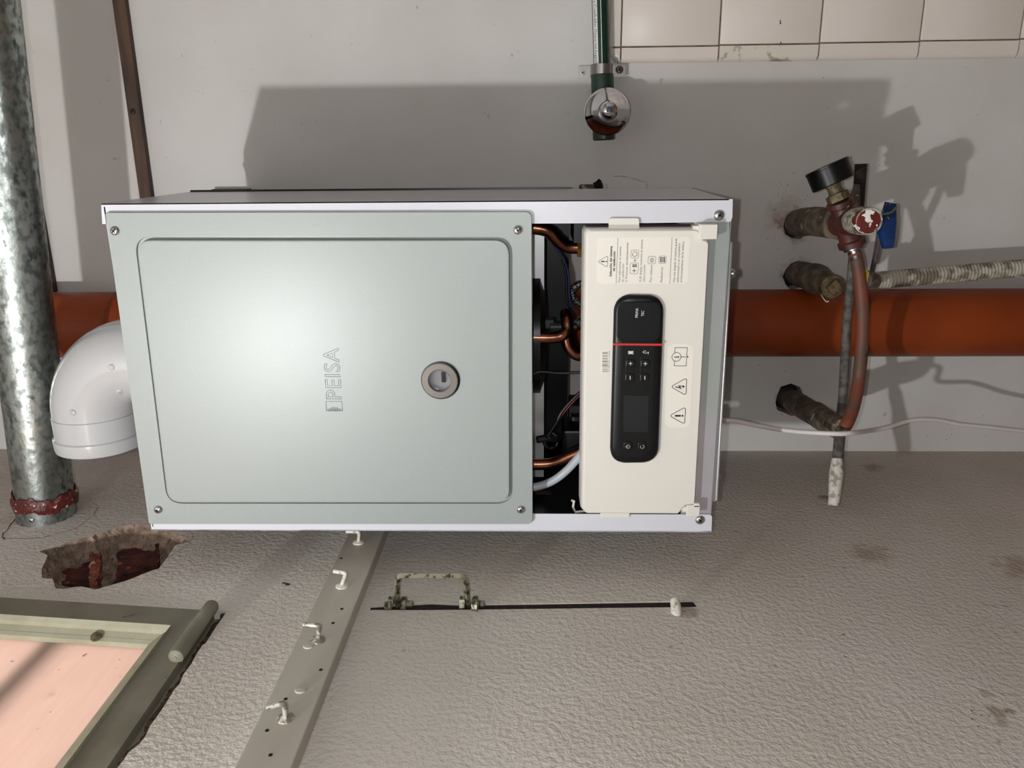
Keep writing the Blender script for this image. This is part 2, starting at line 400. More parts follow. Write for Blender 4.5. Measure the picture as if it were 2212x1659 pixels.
def holed(bm, outer, holes, to3, back):
    """flat wall face with holes, given in 2-D; to3 maps to space; back is the vector through its thickness"""
    vs, ed = [], []
    for poly in [outer]+holes:
        k = len(vs); vs += [V(p).to_2d() if len(p) > 2 else V(p) for p in poly]; ed += [(k+i, k+(i+1) % len(poly)) for i in range(len(poly))]
    v2, e2, f2, *_ = delaunay_2d_cdt(vs, ed, [], 0, 1e-6)
    front = [bm.verts.new(to3(v)) for v in v2]; bk = [bm.verts.new(to3(v)+V(back)) for v in v2]
    keep = []; cnt = {}
    for f in f2:
        c = sum((v2[i] for i in f), V((0, 0)))/len(f)
        if inside(c, outer) and not any(inside(c, h) for h in holes):
            keep.append(f)
            for i in range(len(f)):
                e = (f[i], f[(i+1) % len(f)]); k = tuple(sorted(e)); cnt.setdefault(k, []).append(e)
    for f in keep:
        bm.faces.new([front[i] for i in f]); bm.faces.new([bk[i] for i in f][::-1])
    for k, l in cnt.items():
        if len(l) == 1: a, b = l[0]; bm.faces.new([front[b], front[a], bk[a], bk[b]])
def line_uv(a, b, t): return (a[0]+(b[0]-a[0])*t, a[1]+(b[1]-a[1])*t)
# ================================================================== SETTING
CEIL, FLO = 1.22, -1.35
# window opening in the side wall (its sill and the jamb next to the corner are in view)
K0 = S(478, 1321)
DJ = (S(0, 1294) - S(431, 1321)).normalized()
DS = (S(254, 1659) - S(478, 1321)); DS.z *= 1; DS = DS.normalized()
def wq(c, L1=.52, L2=.72): return [c, c+DJ*L1, c+DJ*L1+DS*L2, c+DS*L2]
def rag(a, b, n, amp, nrm=None):
    out = []
    for i in range(n):
        t = i/n; p = V(a)+(V(b)-V(a))*t
        if i: p += V((0, rnd(-amp, amp), rnd(-amp, amp)))
        out.append(p)
    return out
plaster_edge = [(491,1319),(481,1334),(470,1349),(459,1366),(445,1388),(437,1394),(426,1410),(412,1436),(396,1457),(388,1477),(376,1490),(364,1510),(354,1526),(338,1549),(324,1568),(313,1592),(299,1609),(277,1626),(268,1640),(254,1659)]
wp = [S(*p) for p in plaster_edge]
far = wq(S(478, 1321)); 
wp_all = wp + rag(wp[-1], wp[-1]+DS*.42, 8, .003) + [wp[-1]+DS*.42, wp[-1]+DS*.42+DJ*.56] + [S(431,1324)+DJ*.58, S(166,1310.5), S(300,1318.5), S(431,1324)]
win_hole = [(p.y, p.z) for p in wp_all]
cav_uv = [(84,1191),(95,1187),(104,1186),(118,1181),(132,1179),(145,1172),(168,1165),(193,1158),(200,1160),(208,1153),(221,1150),(235,1145),(250,1142),(266,1136),(282,1134),(297,1133),(311,1136),(324,1135),(353,1140),(368,1147),(380,1151),(395,1160),(412,1170),(395,1174),(378,1178),(370,1191),(362,1203),(355,1212),(343,1228),(326,1233),(308,1240),(290,1248),(270,1255),(250,1261),(229,1267),(216,1271),(204,1274),(192,1270),(177,1267),(160,1268),(145,1272),(132,1272),(120,1271),(116,1258),(113,1249),(102,1250),(91,1248),(90,1237),(91,1226),(97,1215),(100,1207),(103,1199)]
cav = [S(*p) for p in cav_uv]
slit_uv = [(800,1310.5),(800,1317.5),(905,1318),(1100,1316),(1290,1313.5),(1506,1311),(1502,1304),(1497,1298),(1445,1299),(1290,1301.5),(1100,1304.5),(1030,1305.5),(1005,1306),(930,1303),(880,1306)]
slit = [S(*p) for p in slit_uv]
rodhole = [S(u, v) for u, v in ((1786,1081),(1797,1079),(1812,1082),(1815,1088),(1806,1091),(1795,1089))]
bm = bmesh.new()
holed(bm, [(-2.2, FLO), (WY, FLO), (WY, CEIL), (-2.2, CEIL)], [win_hole, [(p.y, p.z) for p in cav], [(p.y, p.z) for p in slit], [(p.y, p.z) for p in rodhole]],
      lambda v: V((XS, v[0], v[1])), (-.13, 0, 0))
side = tag(obj('wall_left', bm, M_side), kind='structure')
# the broken-out cavity: mortar slopes, bricks at the bottom
bm = bmesh.new()
cc = sum(cav, V((0,0,0)))/len(cav)
def ring(f, dx, j): return [cc+(p-cc)*(f+rnd(-j, j)*.5)+V((-dx+rnd(-j, j)*.03, 0, 0)) for p in cav]
L0 = cav; L1 = ring(.97, .007, .03); L2_ = ring(.88, .017, .05); L3 = ring(.80, .028, .07); L4 = ring(.55, .040, .06); L5 = ring(.2, .043, .04)
loft(bm, [L0, L1, L2_, L3, L4, L5], False, True)
bmesh.ops.triangulate(bm, faces=bm.faces[:])
bmesh.ops.subdivide_edges(bm, edges=bm.edges[:], cuts=2, use_grid_fill=True)
for v in bm.verts:
    if v.co.x < XS-.003: v.co += V((rnd(-1,1), rnd(-1,1), rnd(-1,1)))*.0011
obj('mortar_cavity', bm, M_mortar, side, False)
def rough_block(pts, x0, dx, m, jit=.002, name='brick'):
    bm = bmesh.new(); prism(bm, [V((x0, p.y, p.z)) for p in pts], V((-dx, 0, 0)))
    bmesh.ops.triangulate(bm, faces=bm.faces[:]); bmesh.ops.subdivide_edges(bm, edges=bm.edges[:], cuts=4, use_grid_fill=True)
    for v in bm.verts: v.co += V((rnd(-1,1), rnd(-1,1), rnd(-1,1)))*jit
    return obj(name, bm, m, side)
xb = XS-.030
rough_block([S(u, v, xb) for u, v in ((118,1222),(140,1200),(168,1192),(196,1186),(198,1215),(192,1262),(128,1262))], xb, .03, M_brick, .0012)
rough_block([S(u, v, xb+.006) for u, v in ((196,1194),(204,1182),(213,1180),(219,1200),(216,1240),(208,1268),(196,1266),(193,1230))], xb+.008, .03, M_brickor, .0016)
rough_block([S(u, v, xb) for u, v in ((247,1176),(262,1162),(280,1160),(292,1166),(333,1165),(338,1190),(336,1224),(300,1236),(252,1250),(254,1210))], xb+.002, .03, M_brick, .0018)
rough_block([S(u, v, xb+.012) for u, v in ((336,1174),(341,1172),(343,1195),(340,1220),(335,1222),(333,1198))], xb+.011, .03, M_brick, .0012)
# slit bottom
bm = bmesh.new(); s0, s1 = S(790, 1325), S(1515, 1295)
prism(bm, [p+V((-.0016, 0, 0)) for p in slit], V((-.03, 0, 0))); obj('slot_channel', bm, M_rustvoid, side)
bm = bmesh.new(); h = sum(rodhole, V((0,0,0)))/6; prism(bm, [p+V((-.0012, 0, 0)) for p in rodhole], V((-.03, 0, 0))); obj('hole_shade_plug', bm, M_void, side)  # black plug near the surface, painting the shade inside the hole
# cracks and chips in the plaster
def ribbon(pl, ws, m, name, nrm=V((1,0,0)), par=None, lift=.0004):
    bm = bmesh.new(); nrm = V(nrm); a, b = [], []
    for i, p in enumerate(pl):
        d = (pl[min(i+1, len(pl)-1)]-pl[max(0, i-1)]).normalized(); s = nrm.cross(d)*ws[i]/2
        a.append(bm.verts.new(p+s+nrm*lift)); b.append(bm.verts.new(p-s+nrm*lift))
    for i in range(len(pl)-1): bm.faces.new([a[i], a[i+1], b[i+1], b[i]])
    return obj(name, bm, m, par or side)
def crack(uvs, wd, par=None, plane=None, nrm=(1,0,0), name='crack'):
    pts = []
    for a, b in zip(uvs, uvs[1:]):
        n = max(2, int(math.dist(a, b)/6))
        for k in range(n):
            u, v = line_uv(a, b, k/n); pts.append((u+rnd(-.8, .8), v+rnd(-.8, .8)))
    pts.append(uvs[-1])
    fn = plane or (lambda u, v: S(u, v))
    return ribbon([fn(*p) for p in pts], [wd*rnd(.35, 1.1) for _ in pts], M_crack, name, nrm, par)
crack([(44,1118),(33,1122),(24,1132),(16,1146),(7,1152),(5,1160),(10,1165)], .0022)
crack([(10,1165),(40,1164),(90,1162),(130,1152),(165,1141),(188,1124),(203,1113),(212,1096)], .0010)
crack([(408,1145),(417,1153),(415,1164),(407,1175),(395,1185),(375,1198),(362,1206)], .0007)
crack([(33,1106),(44,1100)], .0015)
crack([(2120,1306),(2150,1308),(2185,1312)], .0007)
crack([(1819,1370),(1826,1371)], .0016); crack([(1822,1417),(1829,1421)], .0016)
crack([(609,1259),(616,1261),(626,1264)], .005)
crack([(808,1200),(812,1190)], .0016)
WB = lambda u, v: P(u, v, WY-.0003)

# back wall with the three ragged pipe holes
def blob(u, v, r, n=11, j=.25):
    c = P(u, v, WY); out = []
    for k in range(n):
        a = 2*math.pi*k/n; q = r*(1+rnd(-j, j)); out.append((c.x+q*math.cos(a), c.z+q*math.sin(a)))
    return out
holes = [blob(1722, 484, .0235, j=.12), blob(1722, 593, .0245, j=.2), blob(1705, 866, .0255, j=.22), blob(1293, 401, .009)]
bm = bmesh.new()
holed(bm, [(XS-.13, FLO), (2.2, FLO), (2.2, CEIL), (XS-.13, CEIL)], holes, lambda v: V((v[0], WY, v[1])), (0, .12, 0))
back = tag(obj('wall_back', bm, M_back), kind='structure')
bm = bmesh.new()
for hl in holes:
    x = sum(p[0] for p in hl)/len(hl); z = sum(p[1] for p in hl)/len(hl); box(bm, (x-.045, WY+.03, z-.045), (x+.045, WY+.05, z+.045))
obj('hole_shade_plug', bm, M_void, back)  # black boxes added behind the holes to keep them dark
crack([(1325,381),(1345,381),(1370,386),(1396,394),(1398,407)], .0007, back, WB, (0,-1,0))
crack([(1285,399),(1298,394),(1310,399),(1311,410)], .0008, back, WB, (0,-1,0))
bm = bmesh.new(); box(bm, (XS-.13, -2.2, CEIL), (2.2, WY+.12, CEIL+.1)); tag(obj('ceiling', bm, M_back), kind='structure')
bm = bmesh.new(); box(bm, (XS-.13, -2.2, FLO-.1), (2.2, WY+.12, FLO)); tag(obj('floor', bm, M_floor), kind='structure')
bm = bmesh.new(); box(bm, (2.2, -2.2, FLO), (2.3, WY+.12, CEIL)); tag(obj('wall_right', bm, M_back), kind='structure')
# tiles
vt = lambda u: 104-(u-1340)*.0206
vb = lambda u: 137-(u-1340)*.0206
us = [1340, 1550.5, 1766, 1981, 2196, 2411, 2626]
ze = [P(u, vt(u), WY).z for u in us]
xt = P(1340, vt(1340), WY).x; xb_ = P(1340, vb(1340), WY).x
tx = lambda i: P(us[i], vt(us[i]), WY).x
G = .0011; TH = .0095
bm = bmesh.new(); box(bm, (xb_+.006, WY-.0052, ze[-1]), (xt+.46, WY+.01, ze[0]+.011)); obj('grout_bed', bm, M_grout, back)
for i in range(6):
    x0 = (tx(i)+tx(i+1))/2
    for k in range(3):
        bm = bmesh.new(); d = rnd(-.0004, .0004)
        bbox(bm, (x0+k*.1512+G, WY-TH+d, ze[i]-G), (x0+(k+1)*.1512-G, WY, ze[i+1]+G), .0012); obj('tile', bm, M_tile, back, 50)
    # bullnose edge piece
    bm = bmesh.new(); wdt = x0-xb_
    pr = [(x0-G, WY), (x0-G, WY-TH)] + [(x0-wdt*.55-wdt*.45*math.sin(a), WY-TH*math.cos(a)) for a in [k*math.pi/12 for k in range(0, 7)]]
    prism(bm, [V((x, y, ze[i]-G)) for x, y in pr], V((0, 0, ze[i+1]-ze[i]+2*G))); obj('edge_tile', bm, M_tiledirt if i in (1,) else M_tile, back, 30)
for k in range(3):    # vertical edging column on the side of the boiler
    bm = bmesh.new(); z1 = P(1316, 60, WY).z; z0 = ze[0]+G; wz = z1-z0; x0 = tx(0)+.0004
    pr = [(z0, WY), (z0, WY-TH)] + [(z0+wz*.5+wz*.5*math.sin(a), WY-TH*math.cos(a)) for a in [q*math.pi/12 for q in range(0, 7)]]
    prism(bm, [V((x0+k*.1512+G, y, z)) for z, y in pr], V((.1512-2*G, 0, 0))); obj('edge_tile', bm, M_tile, back, 30)
bm = bmesh.new(); lp = []
z1 = P(1316, 110, WY).z; z0 = ze[0]+G; c0 = V((tx(0)-G, WY, z0)); wz = z1-z0; wx = tx(0)-G-xb_
for a in [q*math.pi/12 for q in range(0, 7)]:
    f = math.sin(a)*.5+.5; y = WY-TH*math.cos(a)
    lp.append([c0+V((-wx*f*math.sin(b), y-WY, wz*f*math.cos(b))) for b in [q*math.pi/12 for q in range(0, 7)]])
loft(bm, lp, False, False, closed=False); bm.faces.new([bm.verts.new(p) for p in [c0+V((0,-TH,0))]+lp[0]])
obj('edge_tile', bm, M_tile, back, 30)
# chips on tiles
crack([(1685,43),(1686,52)], .002, back, lambda u, v: P(u, v, WY-TH-.0006), (0,-1,0), 'chip')
crack([(1686,90),(1687,94)], .002, back, lambda u, v: P(u, v, WY-TH-.0006), (0,-1,0), 'chip')

# ------------------------------------------------------------------ window_1
wx0 = XS-.004
win = bpy.data.objects.new('window_1', None); COL.objects.link(win); win.location = S(455, 1322); WL[win] = V(win.location); win['kind'] = 'structure'
def wring(name, c_out, c_in, x_out, x_in, m, thick, parent=win, r=0):
    """mitred frame member ring between two parallelograms"""
    a = wq(c_out); e = (V(c_in)-V(c_out))
    # solve inset in DJ/DS coordinates
    g = DJ.dot(DS); det = 1-g*g; p = (e.dot(DJ)-g*e.dot(DS))/det; q = (e.dot(DS)-g*e.dot(DJ))/det
    b = [c_out+DJ*p+DS*q, c_out+DJ*(.52-p)+DS*q, c_out+DJ*(.52-p)+DS*(.72-q), c_out+DJ*p+DS*(.72-q)]
    def sx(l, x): return [V((x, v.y, v.z)) for v in l]
    bm = bmesh.new()
    A, B, A2, B2 = sx(a, x_out), sx(b, x_in), sx(a, x_out-thick), sx(b, x_in-thick)
    va, vb_, va2, vb2 = [[bm.verts.new(v) for v in l] for l in (A, B, A2, B2)]
    for i in range(4):
        j = (i+1) % 4
        for f in ((va[i], va[j], vb_[j], vb_[i]), (va2[i], vb2[i], vb2[j], va2[j]), (va[i], va2[i], va2[j], va[j]), (vb_[i], vb_[j], vb2[j], vb2[i])): bm.faces.new(f)
    return obj(name, bm, m, parent)
xa = XS-.010
def SK(u, v, x): return S(u, v, x)
Ko = S(500, 1300, xa)               # outer limit hidden under the plaster
wring('fixed_frame', SK(520,1290,xa), SK(404,1388,xa), xa, xa, M_frame, .03)
xc = XS+.001
kc = SK(398, 1330, xc)
# casement outer corner: jamb line through (0,1299)-(431,1323), sill line through (372,1433)-(213,1659)
def isect(a, b, c, d):
    x1, y1, x2, y2 = *a, *b; x3, y3, x4, y4 = *c, *d
    D_ = (x1-x2)*(y3-y4)-(y1-y2)*(x3-x4); p = x1*y2-y1*x2; q = x3*y4-y3*x4
    return ((p*(x3-x4)-(x1-x2)*q)/D_, (p*(y3-y4)-(y1-y2)*q)/D_)
c1 = isect((0,1290),(431,1317),(382,1428),(213,1659)); c2 = isect((0,1322),(365,1350),(367,1353),(137,1659))
c3 = isect((0,1368),(320,1392),(322,1391),(119,1659)); c25 = isect((0,1336),(350,1360),(352,1371),(131,1659))
wring('casement', SK(*c1, xc), SK(*c2, xc), xc, xc, M_frame, .024)
wring('glazing_bead', SK(*c2, xc+.003), SK(*c25, xc-.001), xc+.003, xc-.002, M_bead, .02)
wring('glazing_bead', SK(*c25, xc-.004), SK(*c3, xc-.014), xc-.004, xc-.014, M_bead, .012)
pq = wq(SK(*c3, xc-.020)); pq = [V((xc-.020, p.y, p.z)) for p in pq]
bm = bmesh.new(); prism(bm, [pq[0]-DJ*.01-DS*.01, pq[1], pq[2], pq[3]-DJ*.01], V((-.004, 0, 0))); obj('pane', bm, M_pane, win)
bm = bmesh.new(); b0 = S(208, 1310, XS-.062); lathe(bm, [(.006, 0), (.006, .0018), (.0025, .0022), (.0012, .0035)], SK(208, 1376, xc-.010), (.9,-.4,0), 14)
obj('bead_nail', bm, M_oldbrass, win, 40)
def walk(n, lo, hi):
    o = []; x = (lo+hi)/2
    for _ in range(n): x = min(hi, max(lo, x+rnd(-.3, .3)*(hi-lo))); o.append(x)
    return o
# rust and broken plaster along the frame
pe = [S(u-1, v-2, XS-.0035) for u, v in plaster_edge]; pe2 = []
for a, b in zip(pe, pe[1:]): pe2 += [a.lerp(b, k/4) for k in range(4)]
ribbon([p+V((0, rnd(-.001, .001), rnd(-.001, .001))) for p in pe2], walk(len(pe2), .001, .009), M_rustflake, 'rust_edge', par=win)
pe3 = [S(u-22, v-10, xa+.001) for u, v in plaster_edge[4:]]
ribbon([p+V((0, rnd(-.001, .001), rnd(-.001, .001))) for p in pe3], walk(len(pe3), .0004, .004), M_rustflake, 'rust_edge', par=win)
# hinge barrel
h0, h1 = SK(383, 1418, XS+.006), SK(458, 1306, XS+.006); h1 = V((h0.x, h1.y, (h0.z+h1.z)/2)); h0 = V((h0.x, h0.y, h1.z)); hm = h0.lerp(h1, .56)
bm = bmesh.new(); r = .0088
lathe(bm, [(r*.55, -.003), (r*.9, -.001), (r, .002), (r, (hm-h0).length-.0006), (r*.9, (hm-h0).length)], h0, h1-h0, 22)
lathe(bm, [(r*.86, 0), (r*.92, .001), (r*.92, (h1-hm).length-.004), (r*.7, (h1-hm).length)], hm, h1-h0, 22)
lathe(bm, [(.0018, -.0035), (.0018, 0)], h0, h1-h0, 10)
obj('hinge', bm, M_frame, win, 40)
# security bar outside the pane
bar = bmesh.new(); c0 = S(137, 1384, XS-.034); 
box(bar, (XS-.050, -1.2, c0.z-.010), (XS-.036, .05, c0.z+.010)); bo = obj('window_bar', bar, M_dark)
tag(bo, 'dark flat security bar running level behind the pinkish window pane', 'bar')

# ================================================================== BOILER
boiler = group('boiler', (BW/2, BD/2, 0), 'white wall-hung boiler with silver front cover and cream control panel', 'boiler')
fy = 0.0
A_, B_, C_, D_ = P(218, 440, fy), P(1583, 430, fy), P(1537, 1149, fy), P(327, 1145, fy)   # TR, BR, BL, TL of the casing
def FP(u, v, y=0.0): return P(u, v, y)
# right side panel with its front flange
t = .0012
bm = bmesh.new()
prism(bm, [A_, B_+V((0,0,.004)), V((B_.x, BD, .004)), V((A_.x, BD, A_.z))], V((-t, 0, 0)))
prism(bm, [A_, FP(221, 484), FP(1152, 483), FP(1400, 482), FP(1578, 479), FP(1582, 470), B_], V((0, t, 0)))
obj('side_panel', bm, M_white, boiler)
bm = bmesh.new()
prism(bm, [D_, C_, V((C_.x, BD, C_.z)), V((D_.x, BD, D_.z))], V((t, 0, 0)))
prism(bm, [D_, FP(325, 1124), FP(1152, 1110), FP(1534, 1111.5), FP(1538, 1116), FP(1537, 1147), FP(1534, 1149.5)], V((0, t, 0)))
obj('side_panel', bm, M_white, boiler)
bm = bmesh.new(); box(bm, (.003, .0, BH-.003), (BW-.003, BD, BH-.0015)); obj('top_panel', bm, M_white, boiler)
for u, v in ((234, 580), (305, 1018)):
    q = Z(u, v, BH); screw('screw', V((min(.39,max(.01,q.x)), .02, BH-.002)), (0, 0, 1), .004, boiler)
bm = bmesh.new(); box(bm, (.0, BD, .17), (A_.x+.0022, BD+.006, A_.z-.001)); box(bm, (.0, BD, .0), (.03, BD+.006, .2)); box(bm, (BW-.03, BD, .0), (BW, BD+.006, .2)); obj('back_plate', bm, M_black, boiler)
bm = bmesh.new(); box(bm, (.0035, .016, .012), (.0045, BD-.002, BH-.01)); obj('shade_sheet', bm, M_black, boiler); bm = bmesh.new(); box(bm, (BW-.0055, .016, .012), (BW-.0045, BD-.002, BH-.01)); obj('shade_sheet', bm, M_black, boiler)  # black sheets added so the inside of the white casing looks shaded
# wall brackets behind
bm = bmesh.new(); box(bm, (.03, BD+.006, .678), (.392, BD+.03, .684)); obj('hanging_bar', bm, M_dark, boiler)
brk = group('support_bracket', (.35, WY, .69), 'black bracket holding the top of the boiler off the wall', 'bracket')
bm = bmesh.new(); box(bm, (.30, BD+.031, .676), (.396, WY-.014, .680)); box(bm, (.30, WY-.014, .674), (.396, WY, .734))
prism(bm, [V((.396, BD+.031, .70)), V((.396, BD+.031, .676)), V((.396, WY-.012, .676))], V((-.003, 0, 0)))
lathe(bm, [(.007, 0), (.007, .012)], (.385, WY-.014, .69), (0,-1,0), 12)
obj('bracket', bm, M_void, brk)
bm = bmesh.new(); q = P(1252, 402, WY-.02); q2 = P(1285, 402, WY-.02); bbox(bm, (q.x-.06, WY-.022, q2.z), (q.x+.002, WY, q.z), .003); tag(obj('dark_block', bm, M_iron), 'small dark block on the wall behind the lower half of the boiler', 'block')
# combustion chamber box behind the cover
zc = P(1152, 800, 0).z
bm = bmesh.new(); box(bm, (.024, .004, zc+.004), (.376, .19, BH-.012)); obj('chamber_body', bm, M_dark, boiler)
bm = bmesh.new(); box(bm, (.03, .10, P(1175, 700, .12).z), (.355, .104, zc+.01)); box(bm, (.03, .06, zc+.001), (.36, .104, zc+.004)); obj('chamber_flange', bm, M_galvthin, boiler)
bm = bmesh.new()
lathe(bm, [(.078, 0), (.078, .010), (.06, .016), (.03, .018)], P(1150, 720, .12), (0, 0, -1), 30); obj('fan_housing', bm, M_black, boiler, 40)
# ---- silver cover
cy = -.006
cq = [P(226, 459, cy), P(1149, 457, cy), P(1151, 1133, cy), P(321, 1133, cy)]
iq = [P(290, 511, cy), P(1107, 511, cy), P(1107, 1088, cy), P(361, 1088, cy)]
hc = P(952.5, 819.5, cy)
seg = 8
out = round_poly(cq, [.003, .008, .008, .003], seg); inn = round_poly(iq, .020, seg); ry = .0048
l1 = inn; l2 = shift(round_poly(inset(iq, .0009), .0192, seg), (0,-ry*.45,0)); l3 = shift(round_poly(inset(iq, .0040), .0166, seg), (0,-ry*.95,0)); l4 = shift(round_poly(inset(iq, .0054), .0155, seg), (0,-ry,0))
bm = bmesh.new()
loft(bm, [shift(out, (0, .011, 0)), shift(out, (0, .0015, 0)), round_poly(inset(cq, .0006), [.003,.0075,.0075,.003], seg), inn], True, False)
g1 = shift(round_poly(inset(iq, .0002), .0198, seg), (0, .0032, 0)); g2 = shift(round_poly(inset(iq, .0030), .0175, seg), (0, .0034, 0))
loft(bm, [l1, g1, g2, shift(round_poly(inset(iq, .0034), .0172, seg), (0,-ry*.45,0)), l3, l4], False, False)
# centre field with the round sight hole
N_ = 40; hr = .0228; hcf = V((hc.x, cy-ry, hc.z))
outer2 = [(p.x, p.z) for p in l4]; hole2 = [(hcf.x+hr*math.cos(2*math.pi*k/N_), hcf.z+hr*math.sin(2*math.pi*k/N_)) for k in range(N_)]
vv, e2, ff, *_ = delaunay_2d_cdt([V(p) for p in outer2+hole2], [(i, (i+1) % len(outer2)) for i in range(len(outer2))]+[(len(outer2)+i, len(outer2)+(i+1) % N_) for i in range(N_)], [], 0, 1e-6)
fv = [bm.verts.new((p[0], cy-ry, p[1])) for p in vv]
for f in ff:
    c = sum((vv[i] for i in f), V((0,0)))/len(f)
    if not inside(c, hole2): bm.faces.new([fv[i] for i in f])
lathe(bm, [(hr, 0), (hr*.985, .0012), (hr*.98, .003)], hcf, (0, 1, 0), N_, cap=False)
bmesh.ops.remove_doubles(bm, verts=bm.verts[:], dist=1e-5)
cover = obj('front_cover', bm, M_silver, boiler, 28)
for p in cover.data.polygons:
    if abs(p.normal.y) > .9995: p.use_smooth = False
for u, v in ((247.5,499),(1118.5,497),(341.5,1101),(1125,1101)): screw('screw', P(u, v, cy-.001), (0,-1,0), .0048, cover)
def outline_text(s, o, right, up, wd, ht, r, parent, m, bold=.02, name='lettering'):
    cu = bpy.data.curves.new('t', 'FONT'); cu.body = s; cu.size = 1; cu.resolution_u = 3; cu.offset = bold; cu.fill_mode = 'NONE'
    cu.space_character = 1.06
    tt = bpy.data.objects.new('t', cu); COL.objects.link(tt)
    me = bpy.data.meshes.new_from_object(tt.evaluated_get(bpy.context.evaluated_depsgraph_get()))
    xs = [v.co.x for v in me.vertices]; x0 = min(xs); sx = wd/(max(xs)-x0); sy = ht/.73
    adj = {}
    for e in me.edges: a, b = e.vertices; adj.setdefault(a, []).append(b); adj.setdefault(b, []).append(a)
    seen = set(); bm = bmesh.new()
    def pos(i): c = me.vertices[i].co; return V(o)+V(right)*(c.x-x0)*sx+V(up)*c.y*sy
    for st in adj:
        if st in seen: continue
        lp = [st]; seen.add(st); cur = st
        while True:
            nx = [q for q in adj[cur] if q not in seen]
            if not nx: break
            cur = nx[0]; seen.add(cur); lp.append(cur)
        if len(lp) > 2: tube(bm, [pos(i) for i in lp]+[pos(lp[0])], r*.8, 6)
    bpy.data.objects.remove(tt); bpy.data.curves.remove(cu)
    return obj(name, bm, m, parent, True)
fyc = cy-ry-.0001
bl0 = P(738, 862, fyc); bl1 = P(731, 752, fyc); rt = (bl1-bl0).normalized(); up = V((-rt.z, 0, rt.x))
ht = (P(703, 862, fyc)-bl0).length
lt = outline_text('PEISA', bl0, rt, up, (bl1-bl0).length, ht, .00042, cover, M_outline, .035)
bm = bmesh.new(); sq = [P(739.5, 888, fyc), P(738.5, 867, fyc), P(704, 867, fyc), P(705, 888, fyc)]
tube(bm, sq, .0004, 6)
for k in range(9):
    f = k/8; b = sq[0].lerp(sq[3], .1+.8*f); hgt = .0052*(.45+.55*math.sin(math.pi*(f*.9+.05)))
    tube(bm, [b, b+rt*hgt], [.0008, .0003], 6)
obj('emblem', bm, M_outline, cover, True)
bm = bmesh.new(); gc = P(949.5, 823, cy-.010)
lathe(bm, [(.0128, .006), (.0128, .0005), (.0136, 0), (.0205, 0), (.0215, .0008), (.0215, .016)], gc, (0, 1, 0), 40, cap=False)
ringo = obj('sight_ring', bm, M_ring, cover, 15)
bm = bmesh.new(); lathe(bm, [(.0130, 0), (.0240, 0)], gc+V((0, .0125, 0)), (0, 1, 0), 32, cap=False); obj('gap_shade_disc', bm, M_void, cover)  # added black disc that paints the shade in the gap round the ring
bm = bmesh.new(); lathe(bm, [(.0128, 0), (.0128, .002)], gc+V((0, .005, 0)), (0, 1, 0), 32); obj('sight_glass', bm, M_glass, cover, 40)
bm = bmesh.new(); lathe(bm, [(.0128, 0), (.0118, .0015), (.008, .003), (0, .0036)], gc+V((0, .0075, 0)), (0, 1, 0), 32, cap=False); obj('lit_inside_disc', bm, M_white, cover, True)  # white disc added behind the glass so its inside looks lit
bm = bmesh.new(); bbox(bm, gc+V((-.004, .0078, -.0062)), gc+V((.0085, .0092, -.0012)), .0006); obj('burner_bar', bm, M_black, cover)
# flange screws
for u, v in ((1553, 465), (1512, 1123)): screw('screw', P(u, v, -.0002), (0,-1,0), .0056, boiler)
# ---- bottom plate and lip
bm = bmesh.new()
q0, q1 = P(1577, 484, .002), P(1537, 1108, .002)
zb = q0.z*.5+q1.z*.5
box(bm, (.006, .004, zb-.001), (BW-.008, .21, zb)); prism(bm, [P(1500, 470, .0025), P(1576, 472, .0025), P(1575.5, 517, .0025), P(1537, 1079, .0025), P(1535, 1118, .0025), P(1470, 1118, .0025)], V((0, .001, 0)))
obj('bottom_plate', bm, M_galvthin, boiler)
lip = round_poly([P(1560, 518, .010), P(1582.5, 520, .010), P(1546, 1084, .010), P(1541, 1084, .010), P(1537, 1074, .010)], [.001, .006, .003, .001, .001], 4)
bm = bmesh.new(); prism(bm, lip, V((0, .0015, 0))); 
l_ = [P(1579.5, 524, .0105), P(1547, 1080, .0105)]; tube(bm, l_, .0018, 8); obj('bottom_lip', bm, M_galvthin, boiler)
for u, v, du in ((1572, 591, 1), (1545, 1025, 1)):
    bm = bmesh.new(); a = P(u-14, v, .03); e = P(u+14, v, .03); ax = V((0, 0, -1)); 
    lathe(bm, [(.0018, 0), (.0018, .0085), (.0052, .009), (.0060, .0115), (.004, .0140), (0, .0146)], V((a.x, .03, zb-.001)), ax, 18)
    lathe(bm, [(.0042, 0), (.0042, .003)], V((a.x, .03, zb-.005)), ax, 6)
    obj('thumb_screw', bm, M_steel, boiler, 35)
# ---- control box
gy = -.012
gq = [P(1262, 508, gy), P(1262, 1108, gy), P(1499, 1111, gy), P(1524, 521, gy)]
body = [P(1272,497.5,gy), P(1505,496.5,gy), P(1517,508,gy), P(1519,519,gy), P(1527,520,gy), P(1531,526,gy), P(1501,1082,gy), P(1499,1090,gy), P(1482,1091,gy), P(1476,1096,gy), P(1466,1110,gy), P(1268,1109,gy), P(1259,1098,gy), P(1267,508,gy)]
def sc2(pts, d):       # shrink a free outline towards its centre line by d metres
    c = sum(pts, V((0,0,0)))/len(pts); o = []
    for p in pts:
        v = p-c; o.append(c+V((v.x*(1-d/abs(.16)), v.y, v.z*(1-d/.07))))
    return o
bs = round_poly(body, .004, 4)
bm = bmesh.new(); loft(bm, [shift(sc2(bs, -.0022), (0, .042, 0)), shift(sc2(bs, -.0020), (0, .010, 0)), shift(sc2(bs, -.0012), (0, .0045, 0)), shift(sc2(bs, 0), (0, .001, 0)), sc2(bs, .0012)])
ctl = flatten(obj('control_panel', bm, M_cream, boiler, 50))
gf = gy-.0002
